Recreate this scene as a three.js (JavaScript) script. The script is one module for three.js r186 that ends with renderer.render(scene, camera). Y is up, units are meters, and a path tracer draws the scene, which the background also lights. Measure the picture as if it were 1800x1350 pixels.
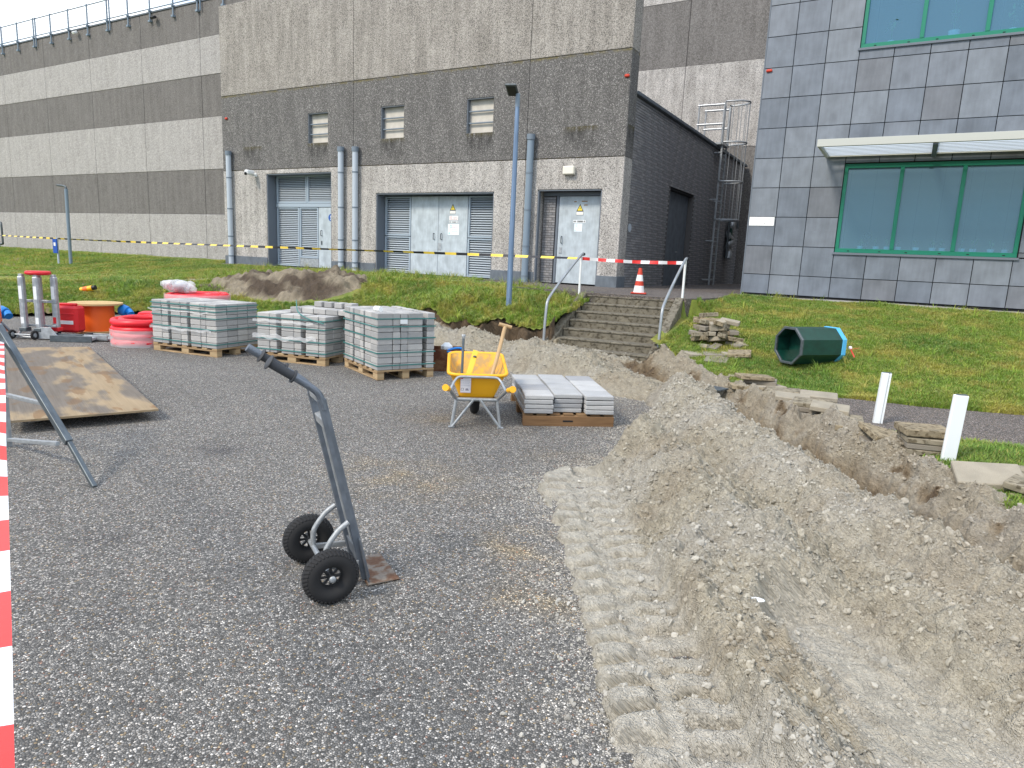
import * as THREE from 'three';
import { mergeGeometries, mergeVertices } from 'three/addons/utils/BufferGeometryUtils.js';

// ---------------------------------------------------------------- camera, sky, sun, exposure
const scene = new THREE.Scene();
const EYE = 1.65;
const camera = new THREE.PerspectiveCamera(2 * Math.atan(675 / 1190.68) * 180 / Math.PI, 4 / 3, 0.05, 900);
{
  const yaw = THREE.MathUtils.degToRad(29.8415), pitch = THREE.MathUtils.degToRad(10.4), roll = THREE.MathUtils.degToRad(2.603);
  const f = new THREE.Vector3(-Math.sin(yaw) * Math.cos(pitch), -Math.sin(pitch), -Math.cos(yaw) * Math.cos(pitch));
  const r0 = new THREE.Vector3(Math.cos(yaw), 0, -Math.sin(yaw)), u0 = new THREE.Vector3().crossVectors(r0, f);
  const r = r0.clone().multiplyScalar(Math.cos(roll)).addScaledVector(u0, Math.sin(roll));
  const u = r0.clone().multiplyScalar(-Math.sin(roll)).addScaledVector(u0, Math.cos(roll));
  camera.position.set(0, EYE, 0);
  camera.quaternion.setFromRotationMatrix(new THREE.Matrix4().makeBasis(r, u, f.clone().negate()));
}
const renderer = new THREE.WebGLRenderer({ antialias: true });
renderer.setSize(1024, 768);
renderer.toneMapping = THREE.LinearToneMapping;
renderer.toneMappingExposure = 1.6;
renderer.shadowMap.enabled = true;

// hash noise used by everything below
function mulberry(a) { return () => { a |= 0; a = a + 0x6D2B79F5 | 0; let t = Math.imul(a ^ a >>> 15, 1 | a); t = t + Math.imul(t ^ t >>> 7, 61 | t) ^ t; return ((t ^ t >>> 14) >>> 0) / 4294967296; }; }
const rnd = mulberry(20240611);
const rr = (a, b) => a + (b - a) * rnd();
const PERM = (() => { const p = new Uint16Array(512), r = mulberry(77); const a = [...Array(256).keys()]; for (let i = 255; i > 0; i--) { const j = Math.floor(r() * (i + 1)); [a[i], a[j]] = [a[j], a[i]]; } for (let i = 0; i < 512; i++) p[i] = a[i & 255]; return p; })();
const GX = new Float32Array(256), GY = new Float32Array(256);
for (let i = 0; i < 256; i++) { GX[i] = Math.cos(i * 2.399963); GY[i] = Math.sin(i * 2.399963); }
function noise(x, y, per = 0) {            // gradient noise, -1..1; per > 0 makes it repeat
  let xi = Math.floor(x), yi = Math.floor(y); const fx = x - xi, fy = y - yi;
  let x1 = xi + 1, y1 = yi + 1;
  if (per) { xi = ((xi % per) + per) % per; yi = ((yi % per) + per) % per; x1 = ((x1 % per) + per) % per; y1 = ((y1 % per) + per) % per; }
  const u = fx * fx * fx * (fx * (fx * 6 - 15) + 10), v = fy * fy * fy * (fy * (fy * 6 - 15) + 10);
  const h = (a, b) => PERM[(PERM[a & 255] + b) & 255];
  const g = (i, dx, dy) => GX[i] * dx + GY[i] * dy;
  const a = g(h(xi, yi), fx, fy), b = g(h(x1, yi), fx - 1, fy), c = g(h(xi, y1), fx, fy - 1), d = g(h(x1, y1), fx - 1, fy - 1);
  return 1.5 * (a + (b - a) * u + (c - a + (a - b + d - c) * u) * v);
}
function fbm(x, y, o = 4, per = 0) { let s = 0, a = 0.5, f = 1; for (let i = 0; i < o; i++) { s += a * noise(x * f + i * 17, y * f + i * 31, per ? per * f : 0); f *= 2; a *= 0.5; } return s; }
const clamp = (v, a = 0, b = 1) => Math.min(b, Math.max(a, v));
const sstep = (a, b, v) => { const t = clamp((v - a) / (b - a)); return t * t * (3 - 2 * t); };
const lerp = (a, b, t) => a + (b - a) * t;
const mix3 = (a, b, t) => [lerp(a[0], b[0], t), lerp(a[1], b[1], t), lerp(a[2], b[2], t)];
const lin = c => { c /= 255; return c <= 0.04045 ? c / 12.92 : Math.pow((c + 0.055) / 1.055, 2.4); };
const LIN = (r, g, b) => [lin(r), lin(g), lin(b)];

// the sky: broken bright cloud with blue gaps all round
{
  const W = 1024, H = 512, d = new Float32Array(W * H * 4);
  for (let j = 0; j < H; j++) for (let i = 0; i < W; i++) {
    const el = ((j + 0.5) / H - 0.5) * Math.PI, az = ((i + 0.5) / W - 0.5) * 2 * Math.PI;
    const y = Math.max(Math.sin(el), 0.0), k = 1 / (y + 0.22);
    const px = Math.cos(el) * Math.cos(az) * k, pz = Math.cos(el) * Math.sin(az) * k;
    const n = fbm(px * 1.1 + 5.84, pz * 1.1 + 2.43, 6) + 0.25 * fbm(px * 0.45 + 11.84, pz * 0.45 - 2.57, 3);
    const cloud = sstep(-0.22, 0.24, n + 0.04);
    const thick = sstep(0.05, 0.6, n);
    const blue = mix3([0.46, 0.70, 0.98], [0.26, 0.47, 0.86], clamp(y * 1.6));
    const cl = mix3([1.26, 1.27, 1.27], [0.86, 0.88, 0.90], thick);
    let c = mix3(blue, cl, cloud * 0.93);
    { const bands = 0.95 + 0.55 * fbm(px * 0.9 + 40, el * 22 + 3, 4); c = mix3([0.36 * bands, 0.45 * bands, 0.53 * bands], c, sstep(0.05, 0.24, y)); }
    if (el < 0) c = [0.32, 0.33, 0.34];
    const o = (j * W + i) * 4; d[o] = c[0]; d[o + 1] = c[1]; d[o + 2] = c[2]; d[o + 3] = 1;
  }
  const t = new THREE.DataTexture(d, W, H, THREE.RGBAFormat, THREE.FloatType);
  t.mapping = THREE.EquirectangularReflectionMapping; t.magFilter = THREE.LinearFilter; t.minFilter = THREE.LinearFilter; t.needsUpdate = true;
  scene.background = t; scene.environment = t;
  scene.backgroundIntensity = 1; scene.environmentIntensity = 1;
}
const sun = new THREE.DirectionalLight(0xfff3e2, 2.0);
sun.position.set(-22, 42, 30); sun.target.position.set(-6, 0, -9);
sun.castShadow = true; sun.shadow.radius = 22; sun.shadow.mapSize.set(2048, 2048);
Object.assign(sun.shadow.camera, { left: -40, right: 40, top: 40, bottom: -40, near: 1, far: 140 });
scene.add(sun, sun.target);

// ---------------------------------------------------------------- helpers
const taken = {};
function numbered(n) { const k = taken[n] = (taken[n] ?? -1) + 1; return k ? `${n}_${String(k).padStart(3, '0')}` : n; }
function tag(o, label, category, group) { o.userData.label = label; o.userData.category = category; if (!o.userData.kind) o.userData.kind = 'thing'; if (group) o.userData.group = group; return o; }
function thing(name, label, category, pos = [0, 0, 0], turn = 0, group) { const g = new THREE.Group(); g.name = numbered(name); g.position.set(...pos); g.rotation.y = turn; scene.add(g); return tag(g, label, category, group); }
function part(name, geo, mat, parent, label) { const m = new THREE.Mesh(geo, mat); m.name = name; parent.add(m); if (label) m.userData.label = label; return m; }
function one(name, geo, mat, label, category, pos = [0, 0, 0], turn = 0, group) { const m = new THREE.Mesh(geo, mat); m.name = numbered(name); m.position.set(...pos); m.rotation.y = turn; scene.add(m); return tag(m, label, category, group); }
function setting(name, geo, mat, label, category, kind = 'structure') { const m = new THREE.Mesh(geo, mat); m.name = numbered(name); m.userData.kind = kind; scene.add(m); return tag(m, label, category); }
function copyOf(o, pos, turn, label) { const c = o.clone(); c.name = numbered(o.name.replace(/_\d{3}$/, '')); c.userData = { ...o.userData }; c.position.set(...pos); c.rotation.y = turn; if (label) c.userData.label = label; scene.add(c); return c; }
const T = (g, x = 0, y = 0, z = 0) => g.translate(x, y, z);
const plain = g => { const n = g.index ? g.toNonIndexed() : g; for (const k of Object.keys(n.attributes)) if (!['position', 'normal', 'uv'].includes(k)) n.deleteAttribute(k); n.clearGroups && n.clearGroups(); return n; };
const merge = a => mergeGeometries(a.map(plain));
function boxUV(g, s = 1, ou = 0, ov = 0) {   // uv in metres * s by the way each face points
  g = plain(g); const p = g.attributes.position, n = g.attributes.normal, uv = new Float32Array(p.count * 2);
  for (let i = 0; i < p.count; i += 3) {
    const nx = Math.abs(n.getX(i)), ny = Math.abs(n.getY(i)), nz = Math.abs(n.getZ(i));
    for (let k = i; k < i + 3; k++) {
      const x = p.getX(k), y = p.getY(k), z = p.getZ(k);
      if (ny >= nx && ny >= nz) { uv[2 * k] = x; uv[2 * k + 1] = -z; } else if (nx > nz) { uv[2 * k] = z; uv[2 * k + 1] = y; } else { uv[2 * k] = x; uv[2 * k + 1] = y; }
      uv[2 * k] = uv[2 * k] * s + ou; uv[2 * k + 1] = uv[2 * k + 1] * s + ov;
    }
  }
  g.setAttribute('uv', new THREE.BufferAttribute(uv, 2)); return g;
}
const cbCache = {};
function cbox(w, h, d, c = 0.004) {      // a box with chamfered edges, centred, 44 triangles
  const key = [w, h, d, c].map(v => v.toFixed(4)).join();
  if (cbCache[key]) return cbCache[key].clone();
  c = Math.min(c, w * 0.45, h * 0.45, d * 0.45);
  const H = [w / 2, h / 2, d / 2], pos = [];
  const v = (ax, s) => s.map((q, k) => q * (k === ax ? H[k] : H[k] - c));
  const tri = (a, b, e) => {
    const ab = b.map((q, k) => q - a[k]), ae = e.map((q, k) => q - a[k]);
    const n = [ab[1] * ae[2] - ab[2] * ae[1], ab[2] * ae[0] - ab[0] * ae[2], ab[0] * ae[1] - ab[1] * ae[0]];
    if (n[0] * (a[0] + b[0] + e[0]) + n[1] * (a[1] + b[1] + e[1]) + n[2] * (a[2] + b[2] + e[2]) < 0) pos.push(...a, ...e, ...b); else pos.push(...a, ...b, ...e);
  };
  for (let ax = 0; ax < 3; ax++) for (const s of [-1, 1]) {
    const m = (p, q) => { const t = [0, 0, 0]; t[ax] = s; t[(ax + 1) % 3] = p; t[(ax + 2) % 3] = q; return v(ax, t); };
    tri(m(-1, -1), m(1, -1), m(1, 1)); tri(m(-1, -1), m(1, 1), m(-1, 1));
  }
  for (let ax = 0; ax < 3; ax++) for (const p of [-1, 1]) for (const q of [-1, 1]) {
    const a1 = (ax + 1) % 3, a2 = (ax + 2) % 3, m = (f, e) => { const t = [0, 0, 0]; t[ax] = e; t[a1] = p; t[a2] = q; return v(f, t); };
    tri(m(a1, -1), m(a1, 1), m(a2, 1)); tri(m(a1, -1), m(a2, 1), m(a2, -1));
  }
  for (const x of [-1, 1]) for (const y of [-1, 1]) for (const z of [-1, 1]) tri(v(0, [x, y, z]), v(1, [x, y, z]), v(2, [x, y, z]));
  const g = new THREE.BufferGeometry(); g.setAttribute('position', new THREE.BufferAttribute(new Float32Array(pos), 3)); g.computeVertexNormals();
  cbCache[key] = boxUV(g); return cbCache[key].clone();
}
const bx = (x0, x1, y0, y1, z0, z1, c = 0.004) => T(cbox(x1 - x0, y1 - y0, z1 - z0, c), (x0 + x1) / 2, (y0 + y1) / 2, (z0 + z1) / 2);
const V = a => new THREE.Vector3(...a);
function tube(pts, r, rs = 8, tension = 0.12, seg = 0, closed = false) { const c = new THREE.CatmullRomCurve3(pts.map(V), closed, 'catmullrom', tension); return plain(new THREE.TubeGeometry(c, seg || Math.max(6, pts.length * 6), r, rs, closed)); }
function rod(a, b, r, rs = 10) { const A = V(a), B = V(b), d = B.clone().sub(A); const g = new THREE.CylinderGeometry(r, r, d.length(), rs); g.applyQuaternion(new THREE.Quaternion().setFromUnitVectors(new THREE.Vector3(0, 1, 0), d.clone().normalize())); const m = A.add(B).multiplyScalar(0.5); return plain(g.translate(m.x, m.y, m.z)); }
function bar(a, b, w, d, up = [0, 1, 0]) {   // rectangular bar between two points
  const A = V(a), B = V(b), y = B.clone().sub(A), L = y.length(); y.normalize(); let z = V(up); if (Math.abs(z.dot(y)) > 0.98) z = new THREE.Vector3(0, 0, 1);
  const x = new THREE.Vector3().crossVectors(y, z).normalize(); z.crossVectors(x, y); const g = cbox(w, L, d, 0.003); g.applyMatrix4(new THREE.Matrix4().makeBasis(x, y, z)); const m = A.add(B).multiplyScalar(0.5); return g.translate(m.x, m.y, m.z);
}
function lathe(pts, seg = 24) { return plain(new THREE.LatheGeometry(pts.map(p => new THREE.Vector2(p[0], p[1])), seg)); }
function extrude(pts, depth, holes = [], bevel = 0.008) {
  const s = new THREE.Shape(pts.map(p => new THREE.Vector2(...p))); for (const h of holes) s.holes.push(new THREE.Path(h.map(p => new THREE.Vector2(...p))));
  return plain(new THREE.ExtrudeGeometry(s, { depth: depth - 2 * bevel, bevelEnabled: bevel > 0, bevelThickness: bevel, bevelSize: bevel, bevelOffset: -bevel, bevelSegments: 1, curveSegments: 10 }).translate(0, 0, bevel));
}
function gridMesh(nx, nz, P, keep, UVs) {     // heightfield; P(i,j) -> [x,y,z,r,g,b]
  const pos = new Float32Array(nx * nz * 3), col = new Float32Array(nx * nz * 3), uv = new Float32Array(nx * nz * 2), idx = [];
  for (let j = 0; j < nz; j++) for (let i = 0; i < nx; i++) {
    const k = j * nx + i, q = P(i, j); pos[3 * k] = q[0]; pos[3 * k + 1] = q[1]; pos[3 * k + 2] = q[2]; col[3 * k] = q[3]; col[3 * k + 1] = q[4]; col[3 * k + 2] = q[5]; uv[2 * k] = q[0] * UVs; uv[2 * k + 1] = q[2] * UVs;
  }
  for (let j = 0; j < nz - 1; j++) for (let i = 0; i < nx - 1; i++) {
    if (keep && !keep(i, j)) continue; const a = j * nx + i, b = a + 1, c = a + nx, d = c + 1;
    idx.push(a, c, b, b, c, d);
  }
  const g = new THREE.BufferGeometry(); g.setAttribute('position', new THREE.BufferAttribute(pos, 3)); g.setAttribute('color', new THREE.BufferAttribute(col, 3)); g.setAttribute('uv', new THREE.BufferAttribute(uv, 2)); g.setIndex(idx); g.computeVertexNormals(); return g;
}
function steps(list) { const o = []; for (const [a, b, n] of list) for (let i = 0; i < n; i++) o.push(a + (b - a) * i / n); o.push(list[list.length - 1][1]); return o; }

// ---------------------------------------------------------------- procedural textures
function tex(w, h, fn, srgb = true) {
  const d = new Uint8Array(w * h * 4);
  for (let j = 0; j < h; j++) for (let i = 0; i < w; i++) { const c = fn(i, j), o = (j * w + i) * 4; if (typeof c === 'number') { d[o] = d[o + 1] = d[o + 2] = clamp(c) * 255; d[o + 3] = 255; } else { d[o] = clamp(c[0], 0, 255); d[o + 1] = clamp(c[1], 0, 255); d[o + 2] = clamp(c[2], 0, 255); d[o + 3] = c.length > 3 ? c[3] : 255; } }
  const t = new THREE.DataTexture(d, w, h); t.wrapS = t.wrapT = THREE.RepeatWrapping; t.magFilter = THREE.LinearFilter; t.minFilter = THREE.LinearMipmapLinearFilter; t.generateMipmaps = true; if (srgb) t.colorSpace = THREE.SRGBColorSpace; t.needsUpdate = true; return t;
}
function pebbles(w, h, nx, ny, seed, pick, binder, thr, after) {   // packed stones in a binder: colour and relief
  const R = mulberry(seed), X = new Float32Array(nx * ny), Y = new Float32Array(nx * ny), C = [];
  for (let k = 0; k < nx * ny; k++) { X[k] = R(); Y[k] = R(); C.push(pick(R)); }
  const col = new Uint8Array(w * h * 4), hgt = new Uint8Array(w * h * 4);
  for (let j = 0; j < h; j++) for (let i = 0; i < w; i++) {
    const u = i / w * nx, v = j / h * ny, cu = Math.floor(u), cv = Math.floor(v); let f1 = 9, f2 = 9, id = 0;
    for (let b = -1; b <= 1; b++) for (let a = -1; a <= 1; a++) {
      const gi = (cu + a + nx) % nx, gj = (cv + b + ny) % ny, k = gj * nx + gi, dx = cu + a + X[k] - u, dy = cv + b + Y[k] - v, q = dx * dx + dy * dy;
      if (q < f1) { f2 = f1; f1 = q; id = k; } else if (q < f2) f2 = q;
    }
    const e = Math.sqrt(f2) - Math.sqrt(f1), s = sstep(thr * 0.5, thr * 1.4, e); let c = mix3(binder, C[id], s); if (after) c = after(c, i, j);
    const o = (j * w + i) * 4; col[o] = clamp(c[0], 0, 255); col[o + 1] = clamp(c[1], 0, 255); col[o + 2] = clamp(c[2], 0, 255); col[o + 3] = 255;
    const hh = clamp(e * 1.6) * 255; hgt[o] = hgt[o + 1] = hgt[o + 2] = hh; hgt[o + 3] = 255;
  }
  const mk = (d, s) => { const t = new THREE.DataTexture(d, w, h); t.wrapS = t.wrapT = THREE.RepeatWrapping; t.magFilter = THREE.LinearFilter; t.minFilter = THREE.LinearMipmapLinearFilter; t.generateMipmaps = true; if (s) t.colorSpace = THREE.SRGBColorSpace; t.needsUpdate = true; return t; };
  return { color: mk(col, true), height: mk(hgt, false) };
}
const grey = (v, w = 0) => [v + w, v, v - w];
const std = (o) => new THREE.MeshStandardMaterial({ roughness: 0.9, metalness: 0, ...o });
const rgb = (r, g, b) => new THREE.Color().setRGB(r / 255, g / 255, b / 255, THREE.SRGBColorSpace);

const ASP = 2.6, asphaltT = pebbles(2048, 2048, 270, 270, 5, R => { const q = R(), v = 74 + R() * 64; if (q < 0.44) return grey(v * 0.95, 1); if (q < 0.84) return grey(v * 1.26, 3); if (q < 0.93) return grey(166 + R() * 50, 5); if (q < 0.98) return [v * 1.35, v * 1.2, v * 0.98]; return [v * 1.25, v * 1.0, v * 0.88]; }, [62, 62, 61], 0.17);
const WALL = 5.8, lightT = pebbles(2048, 2048, 350, 350, 11, R => { const q = R(); if (q < 0.16) return grey(100 + R() * 36, 2); if (q < 0.55) return grey(156 + R() * 26, 4); return grey(184 + R() * 34, 5); }, [140, 137, 131], 0.12,
  (c, i, j) => { const s = fbm(i / 2048 * 30, j / 2048 * 3, 4, 0) * 30 + fbm(i / 256, j / 256, 4) * 18; return [c[0] + s, c[1] + s, c[2] + s]; });
const darkT = pebbles(2048, 1024, 330, 165, 13, R => { const q = R(); if (q < 0.45) return grey(84 + R() * 22, 2); if (q < 0.87) return grey(108 + R() * 26, 2); return grey(146 + R() * 32, 3); }, [82, 81, 79], 0.12,
  (c, i, j) => {
    const x = i / 2048 * 5.8, y = j / 1024 * 2.9; let k = 1 + fbm(i / 90, j / 400, 3) * 0.14, m = 0;
    for (const a of [1.06, 3.99]) { const dx = x - a, below = 0.71 - y; if (dx > -0.08 && dx < 0.92 && below > -0.01) { const t = sstep(-0.08, 0.1, dx) * sstep(0.92, 0.72, dx) * clamp(1 - below / 0.62) * clamp(0.55 + fbm(i / 26, j / 120, 3) * 1.6); k *= 1 - 0.5 * t; m = Math.max(m, 0.5 * t * sstep(0.16, 0, below)); } }
    const top = sstep(0.09, 0.0, 2.36 - y - 0.05 * Math.abs(noise(i / 22, 3))) * clamp(0.4 + fbm(i / 60, j / 30, 3) * 1.6); m = Math.max(m, top * 0.75);
    return mix3([c[0] * k, c[1] * k, c[2] * k], [112, 100, 52], m);
  });
const hallT = (a, b, seed) => pebbles(1024, 1024, 150, 150, seed, R => { const v = a + R() * b; return grey(v, 3); }, grey(a - 12, 3), 0.1, (c, i, j) => { const s = fbm(i / 60, j / 700, 3) * 14 + fbm(i / 200, j / 200, 3) * 8; return [c[0] + s, c[1] + s, c[2] + s]; });
const hallLightT = hallT(146, 50, 21), hallDarkT = hallT(100, 32, 22);
const soilT = tex(1024, 1024, (i, j) => { const n = fbm(i / 64, j / 64, 5, 16), f = fbm(i / 9 + 50, j / 9, 2, 0), sp = noise(i / 3.1, j / 3.1); let v = 226 + n * 42 + f * 34 + (sp > 0.62 ? 26 : 0) - (sp < -0.66 ? 42 : 0); return [v, v * 0.99, v * 0.97]; });
const soilB = tex(1024, 1024, (i, j) => clamp(0.5 + fbm(i / 32 + 7, j / 32, 5, 32) * 0.55 + noise(i / 4, j / 4) * 0.16), false);
const concT = tex(512, 512, (i, j) => { const n = fbm(i / 128, j / 128, 4, 4) * 22 + noise(i / 2.1, j / 2.1) * 15 + (noise(i / 3.3 + 90, j / 3.3) > 0.55 ? -26 : 0); return grey(212 + n, 2); });
const concB = tex(512, 512, (i, j) => clamp(0.5 + noise(i / 2.3, j / 2.3) * 0.3 + noise(i / 5 + 40, j / 5) * 0.25), false);
const mossT = tex(512, 512, (i, j) => { const n = fbm(i / 100, j / 100, 5), p = sstep(0.0, 0.35, fbm(i / 40 + 80, j / 40, 4)); const v = 205 + n * 60 + noise(i / 2.2, j / 2.2) * 18; return mix3([v, v * 0.98, v * 0.93], [v * 0.62, v * 0.58, v * 0.5], p * 0.8); });
const woodT = tex(512, 512, (i, j) => { const g = noise(i / 180, j / 5.5) * 20 + noise(i / 60, j / 2.2) * 14 + fbm(i / 150, j / 60, 3) * 26; return [218 + g, 205 + g, 184 + g]; });
const plyT = tex(1024, 512, (i, j) => {
  const g = noise(i / 120, j / 3.2) * 8 + fbm(i / 140, j / 20, 3) * 18; let c = [196 + g, 176 + g, 142 + g];
  const edge = Math.min(i * 1.6, (1024 - i) * 1.6, j * 1.0, (512 - j) * 1.0) / 150; const w = sstep(0.1, 0.55, edge * 0.5 + fbm(i / 150 + 3, j / 90, 5) * 0.9 + 0.08); c = mix3([c[0] * 0.95, c[1] * 0.96, c[2] * 0.98], [132 + g, 127 + g, 121 + g], w * 0.95);
  const b = sstep(0.14, 0.36, fbm(i / 120 + 40, j / 70, 5)); return mix3(c, [142, 104, 64], b * 0.45);
});
const rustT = tex(512, 512, (i, j) => { const n = fbm(i / 90, j / 90, 5), g = fbm(i / 14, j / 14, 3) * 22; return mix3([158 + g, 150 + g, 142 + g], [122 + g, 88 + g, 66 + g], sstep(-0.12, 0.3, n)); });
const galvT = tex(256, 256, (i, j) => grey(205 + fbm(i / 24, j / 24, 4, 0) * 46, -2));
const panelT = tex(512, 512, (i, j) => grey(222 + fbm(i / 128, j / 128, 4, 4) * 34 + fbm(i / 26, j / 200, 3) * 16 + noise(i / 2.4, j / 2.4) * 9, 0));
const brickT = tex(512, 512, (i, j) => grey(205 + fbm(i / 40, j / 24, 4) * 50 + noise(i / 2.2, j / 2.2) * 16, 2));
const grassT = tex(512, 512, (i, j) => { const n = fbm(i / 64, j / 64, 4, 8) * 50 + noise(i / 3, j / 3) * 34; return [205 + n, 205 + n, 190 + n]; });

const M = {
  asphalt: std({ map: asphaltT.color, bumpMap: asphaltT.height, bumpScale: 0.004, vertexColors: true, roughness: 0.86 }),
  light: std({ map: lightT.color, bumpMap: lightT.height, bumpScale: 0.006 }),
  upper: std({ map: lightT.color, bumpMap: lightT.height, bumpScale: 0.006, color: rgb(226, 224, 220) }),
  dark: std({ map: darkT.color, bumpMap: darkT.height, bumpScale: 0.006 }),
  hallLight: std({ map: hallLightT.color, bumpMap: hallLightT.height, bumpScale: 0.006 }), hallDark: std({ map: hallDarkT.color, bumpMap: hallDarkT.height, bumpScale: 0.006 }),
  soil: std({ map: soilT, bumpMap: soilB, bumpScale: 0.03, vertexColors: true, roughness: 1 }),
  clod: std({ color: 0xffffff, roughness: 1 }),
  lawn: std({ map: grassT, vertexColors: true, roughness: 1 }),
  walk: std({ map: asphaltT.color, bumpMap: asphaltT.height, bumpScale: 0.002, color: rgb(232, 222, 216), roughness: 0.95 }),
  conc: std({ map: concT, bumpMap: concB, bumpScale: 0.003, color: rgb(190, 188, 184) }),
  step: std({ map: mossT, bumpMap: concB, bumpScale: 0.004, color: rgb(140, 136, 126) }),
  old: [rgb(186, 178, 160), rgb(172, 165, 150), rgb(160, 153, 140), rgb(178, 166, 144)].map((c, i) => std({ map: i % 2 ? mossT : concT, bumpMap: concB, bumpScale: 0.004, color: c })),
  paver: [rgb(204, 204, 203), rgb(192, 193, 193), rgb(214, 214, 212), rgb(184, 185, 185)].map(c => std({ map: concT, bumpMap: concB, bumpScale: 0.003, color: c })),
  slab: [rgb(196, 199, 201), rgb(178, 181, 185), rgb(210, 212, 213)].map(c => std({ map: concT, bumpMap: concB, bumpScale: 0.002, color: c })),
  wood: [rgb(190, 172, 146), rgb(172, 152, 126), rgb(202, 186, 160)].map(c => std({ map: woodT, bumpMap: woodT, bumpScale: 0.001, color: c })),
  woodDark: std({ map: woodT, color: rgb(138, 112, 86) }), handle: std({ map: woodT, color: rgb(214, 192, 160), roughness: 0.7 }),
  ply: std({ color: rgb(205, 198, 190), map: plyT, bumpMap: plyT, bumpScale: 0.001 }), plyEdge: std({ map: woodT, color: rgb(150, 126, 92) }),
  rust: std({ map: rustT, color: rgb(214, 208, 200), metalness: 0.35, roughness: 0.6 }),
  galv: std({ map: galvT, color: rgb(202, 206, 208), metalness: 0.45, roughness: 0.42 }), galvDark: std({ map: galvT, color: rgb(120, 128, 132), metalness: 0.6, roughness: 0.5 }),
  alu: std({ map: galvT, color: rgb(218, 221, 223), metalness: 0.45, roughness: 0.35 }),
  truck: std({ map: galvT, color: rgb(140, 147, 156), metalness: 0.45, roughness: 0.45 }), truckLight: std({ map: galvT, color: rgb(196, 198, 198), metalness: 0.4, roughness: 0.5 }),
  rubber: std({ color: rgb(34, 34, 35), roughness: 0.85 }), rubberGrey: std({ color: rgb(58, 60, 64), roughness: 0.7 }), black: std({ color: rgb(24, 24, 26), roughness: 0.5 }),
  brick: [rgb(170, 171, 175), rgb(156, 157, 161), rgb(182, 182, 185), rgb(162, 165, 171)].map(c => std({ map: brickT, color: c })),
  mortar: std({ color: rgb(96, 95, 95), roughness: 1 }),
  panel: [rgb(126, 135, 147), rgb(120, 129, 141), rgb(132, 140, 151), rgb(124, 129, 137), rgb(136, 144, 154)].map(c => std({ map: panelT, color: c, roughness: 0.55 })),
  joint: std({ color: rgb(28, 30, 33) }), doorGrey: std({ map: panelT, color: rgb(204, 216, 224), roughness: 0.5 }), frameGrey: std({ color: rgb(160, 174, 186), roughness: 0.5 }),
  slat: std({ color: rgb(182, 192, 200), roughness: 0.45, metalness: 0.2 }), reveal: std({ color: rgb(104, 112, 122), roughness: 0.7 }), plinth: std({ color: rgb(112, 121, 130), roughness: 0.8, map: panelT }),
  pipe: std({ color: rgb(178, 188, 198), roughness: 0.5 }), pipeDark: std({ color: rgb(122, 138, 152), roughness: 0.5 }), pipeCap: std({ color: rgb(112, 124, 136), roughness: 0.6 }),
  green: std({ color: rgb(16, 122, 96), roughness: 0.4 }), white: std({ color: rgb(228, 230, 230), roughness: 0.55 }), cream: std({ color: rgb(226, 222, 208), roughness: 0.5 }),
  yellow: std({ color: rgb(242, 176, 24), roughness: 0.42 }), levelYellow: std({ color: rgb(236, 190, 60), roughness: 0.5 }), red: std({ color: rgb(208, 34, 40), roughness: 0.45 }), tubeRed: std({ color: rgb(226, 30, 44), roughness: 0.4 }), orange: std({ color: rgb(238, 104, 28), roughness: 0.5 }),
  blue: std({ color: rgb(24, 130, 214), roughness: 0.45 }), lampPost: std({ map: galvT, color: rgb(142, 168, 200), metalness: 0.25, roughness: 0.5 }), strap: std({ color: rgb(58, 122, 118), roughness: 0.5 }),
  binGreen: std({ map: galvT, color: rgb(16, 76, 64), roughness: 0.38 }), coneRed: std({ color: rgb(196, 62, 40), roughness: 0.6 }), pvc: std({ color: rgb(232, 236, 238), roughness: 0.4 }),
  glass: new THREE.MeshPhysicalMaterial({ color: new THREE.Color().setRGB(0.30, 0.58, 0.74), metalness: 0.32, roughness: 0.03, transmission: 1, thickness: 0, ior: 1.6 }),
  film: new THREE.MeshPhysicalMaterial({ color: 0xf4f6f8, roughness: 0.3, transparent: true, opacity: 0.34, side: THREE.DoubleSide }),
  tapeWhite: std({ color: rgb(232, 232, 236), roughness: 0.45, side: THREE.DoubleSide }), tapeRed: std({ color: rgb(226, 58, 56), roughness: 0.45, side: THREE.DoubleSide }), tapeYellow: std({ color: rgb(240, 208, 80), roughness: 0.5, side: THREE.DoubleSide }), tapeBlack: std({ color: rgb(36, 36, 40), roughness: 0.5, side: THREE.DoubleSide }),
  room: std({ color: rgb(186, 184, 178), roughness: 1 }), leaf: std({ color: rgb(96, 132, 72), roughness: 0.8, side: THREE.DoubleSide }),
};

// ---------------------------------------------------------------- the lie of the land
const A = z => -0.012 * Math.max(-60, Math.min(z, 10));      // the yard falls gently towards the camera
function segDist(px, pz, L) { let best = 1e9, at = 0; for (let i = 0; i < L.length - 1; i++) { const [ax, az] = L[i], [bx_, bz] = L[i + 1], dx = bx_ - ax, dz = bz - az, t = clamp(((px - ax) * dx + (pz - az) * dz) / (dx * dx + dz * dz)), q = Math.hypot(px - ax - t * dx, pz - az - t * dz); if (q < best) { best = q; at = i + t; } } return [best, at]; }
function inside(px, pz, L) { let c = false; for (let i = 0, j = L.length - 1; i < L.length; j = i++) { const [xi, zi] = L[i], [xj, zj] = L[j]; if ((zi > pz) !== (zj > pz) && px < (xj - xi) * (pz - zi) / (zj - zi) + xi) c = !c; } return c; }
const TOE = [[-5.2, -10.3], [-6.2, -10.25], [-7.4, -9.95], [-10, -9.9], [-12.5, -9.6], [-14.4, -8.8], [-15.4, -6.5], [-16.6, -4.2], [-18.5, -1], [-24, 8]];
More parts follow.
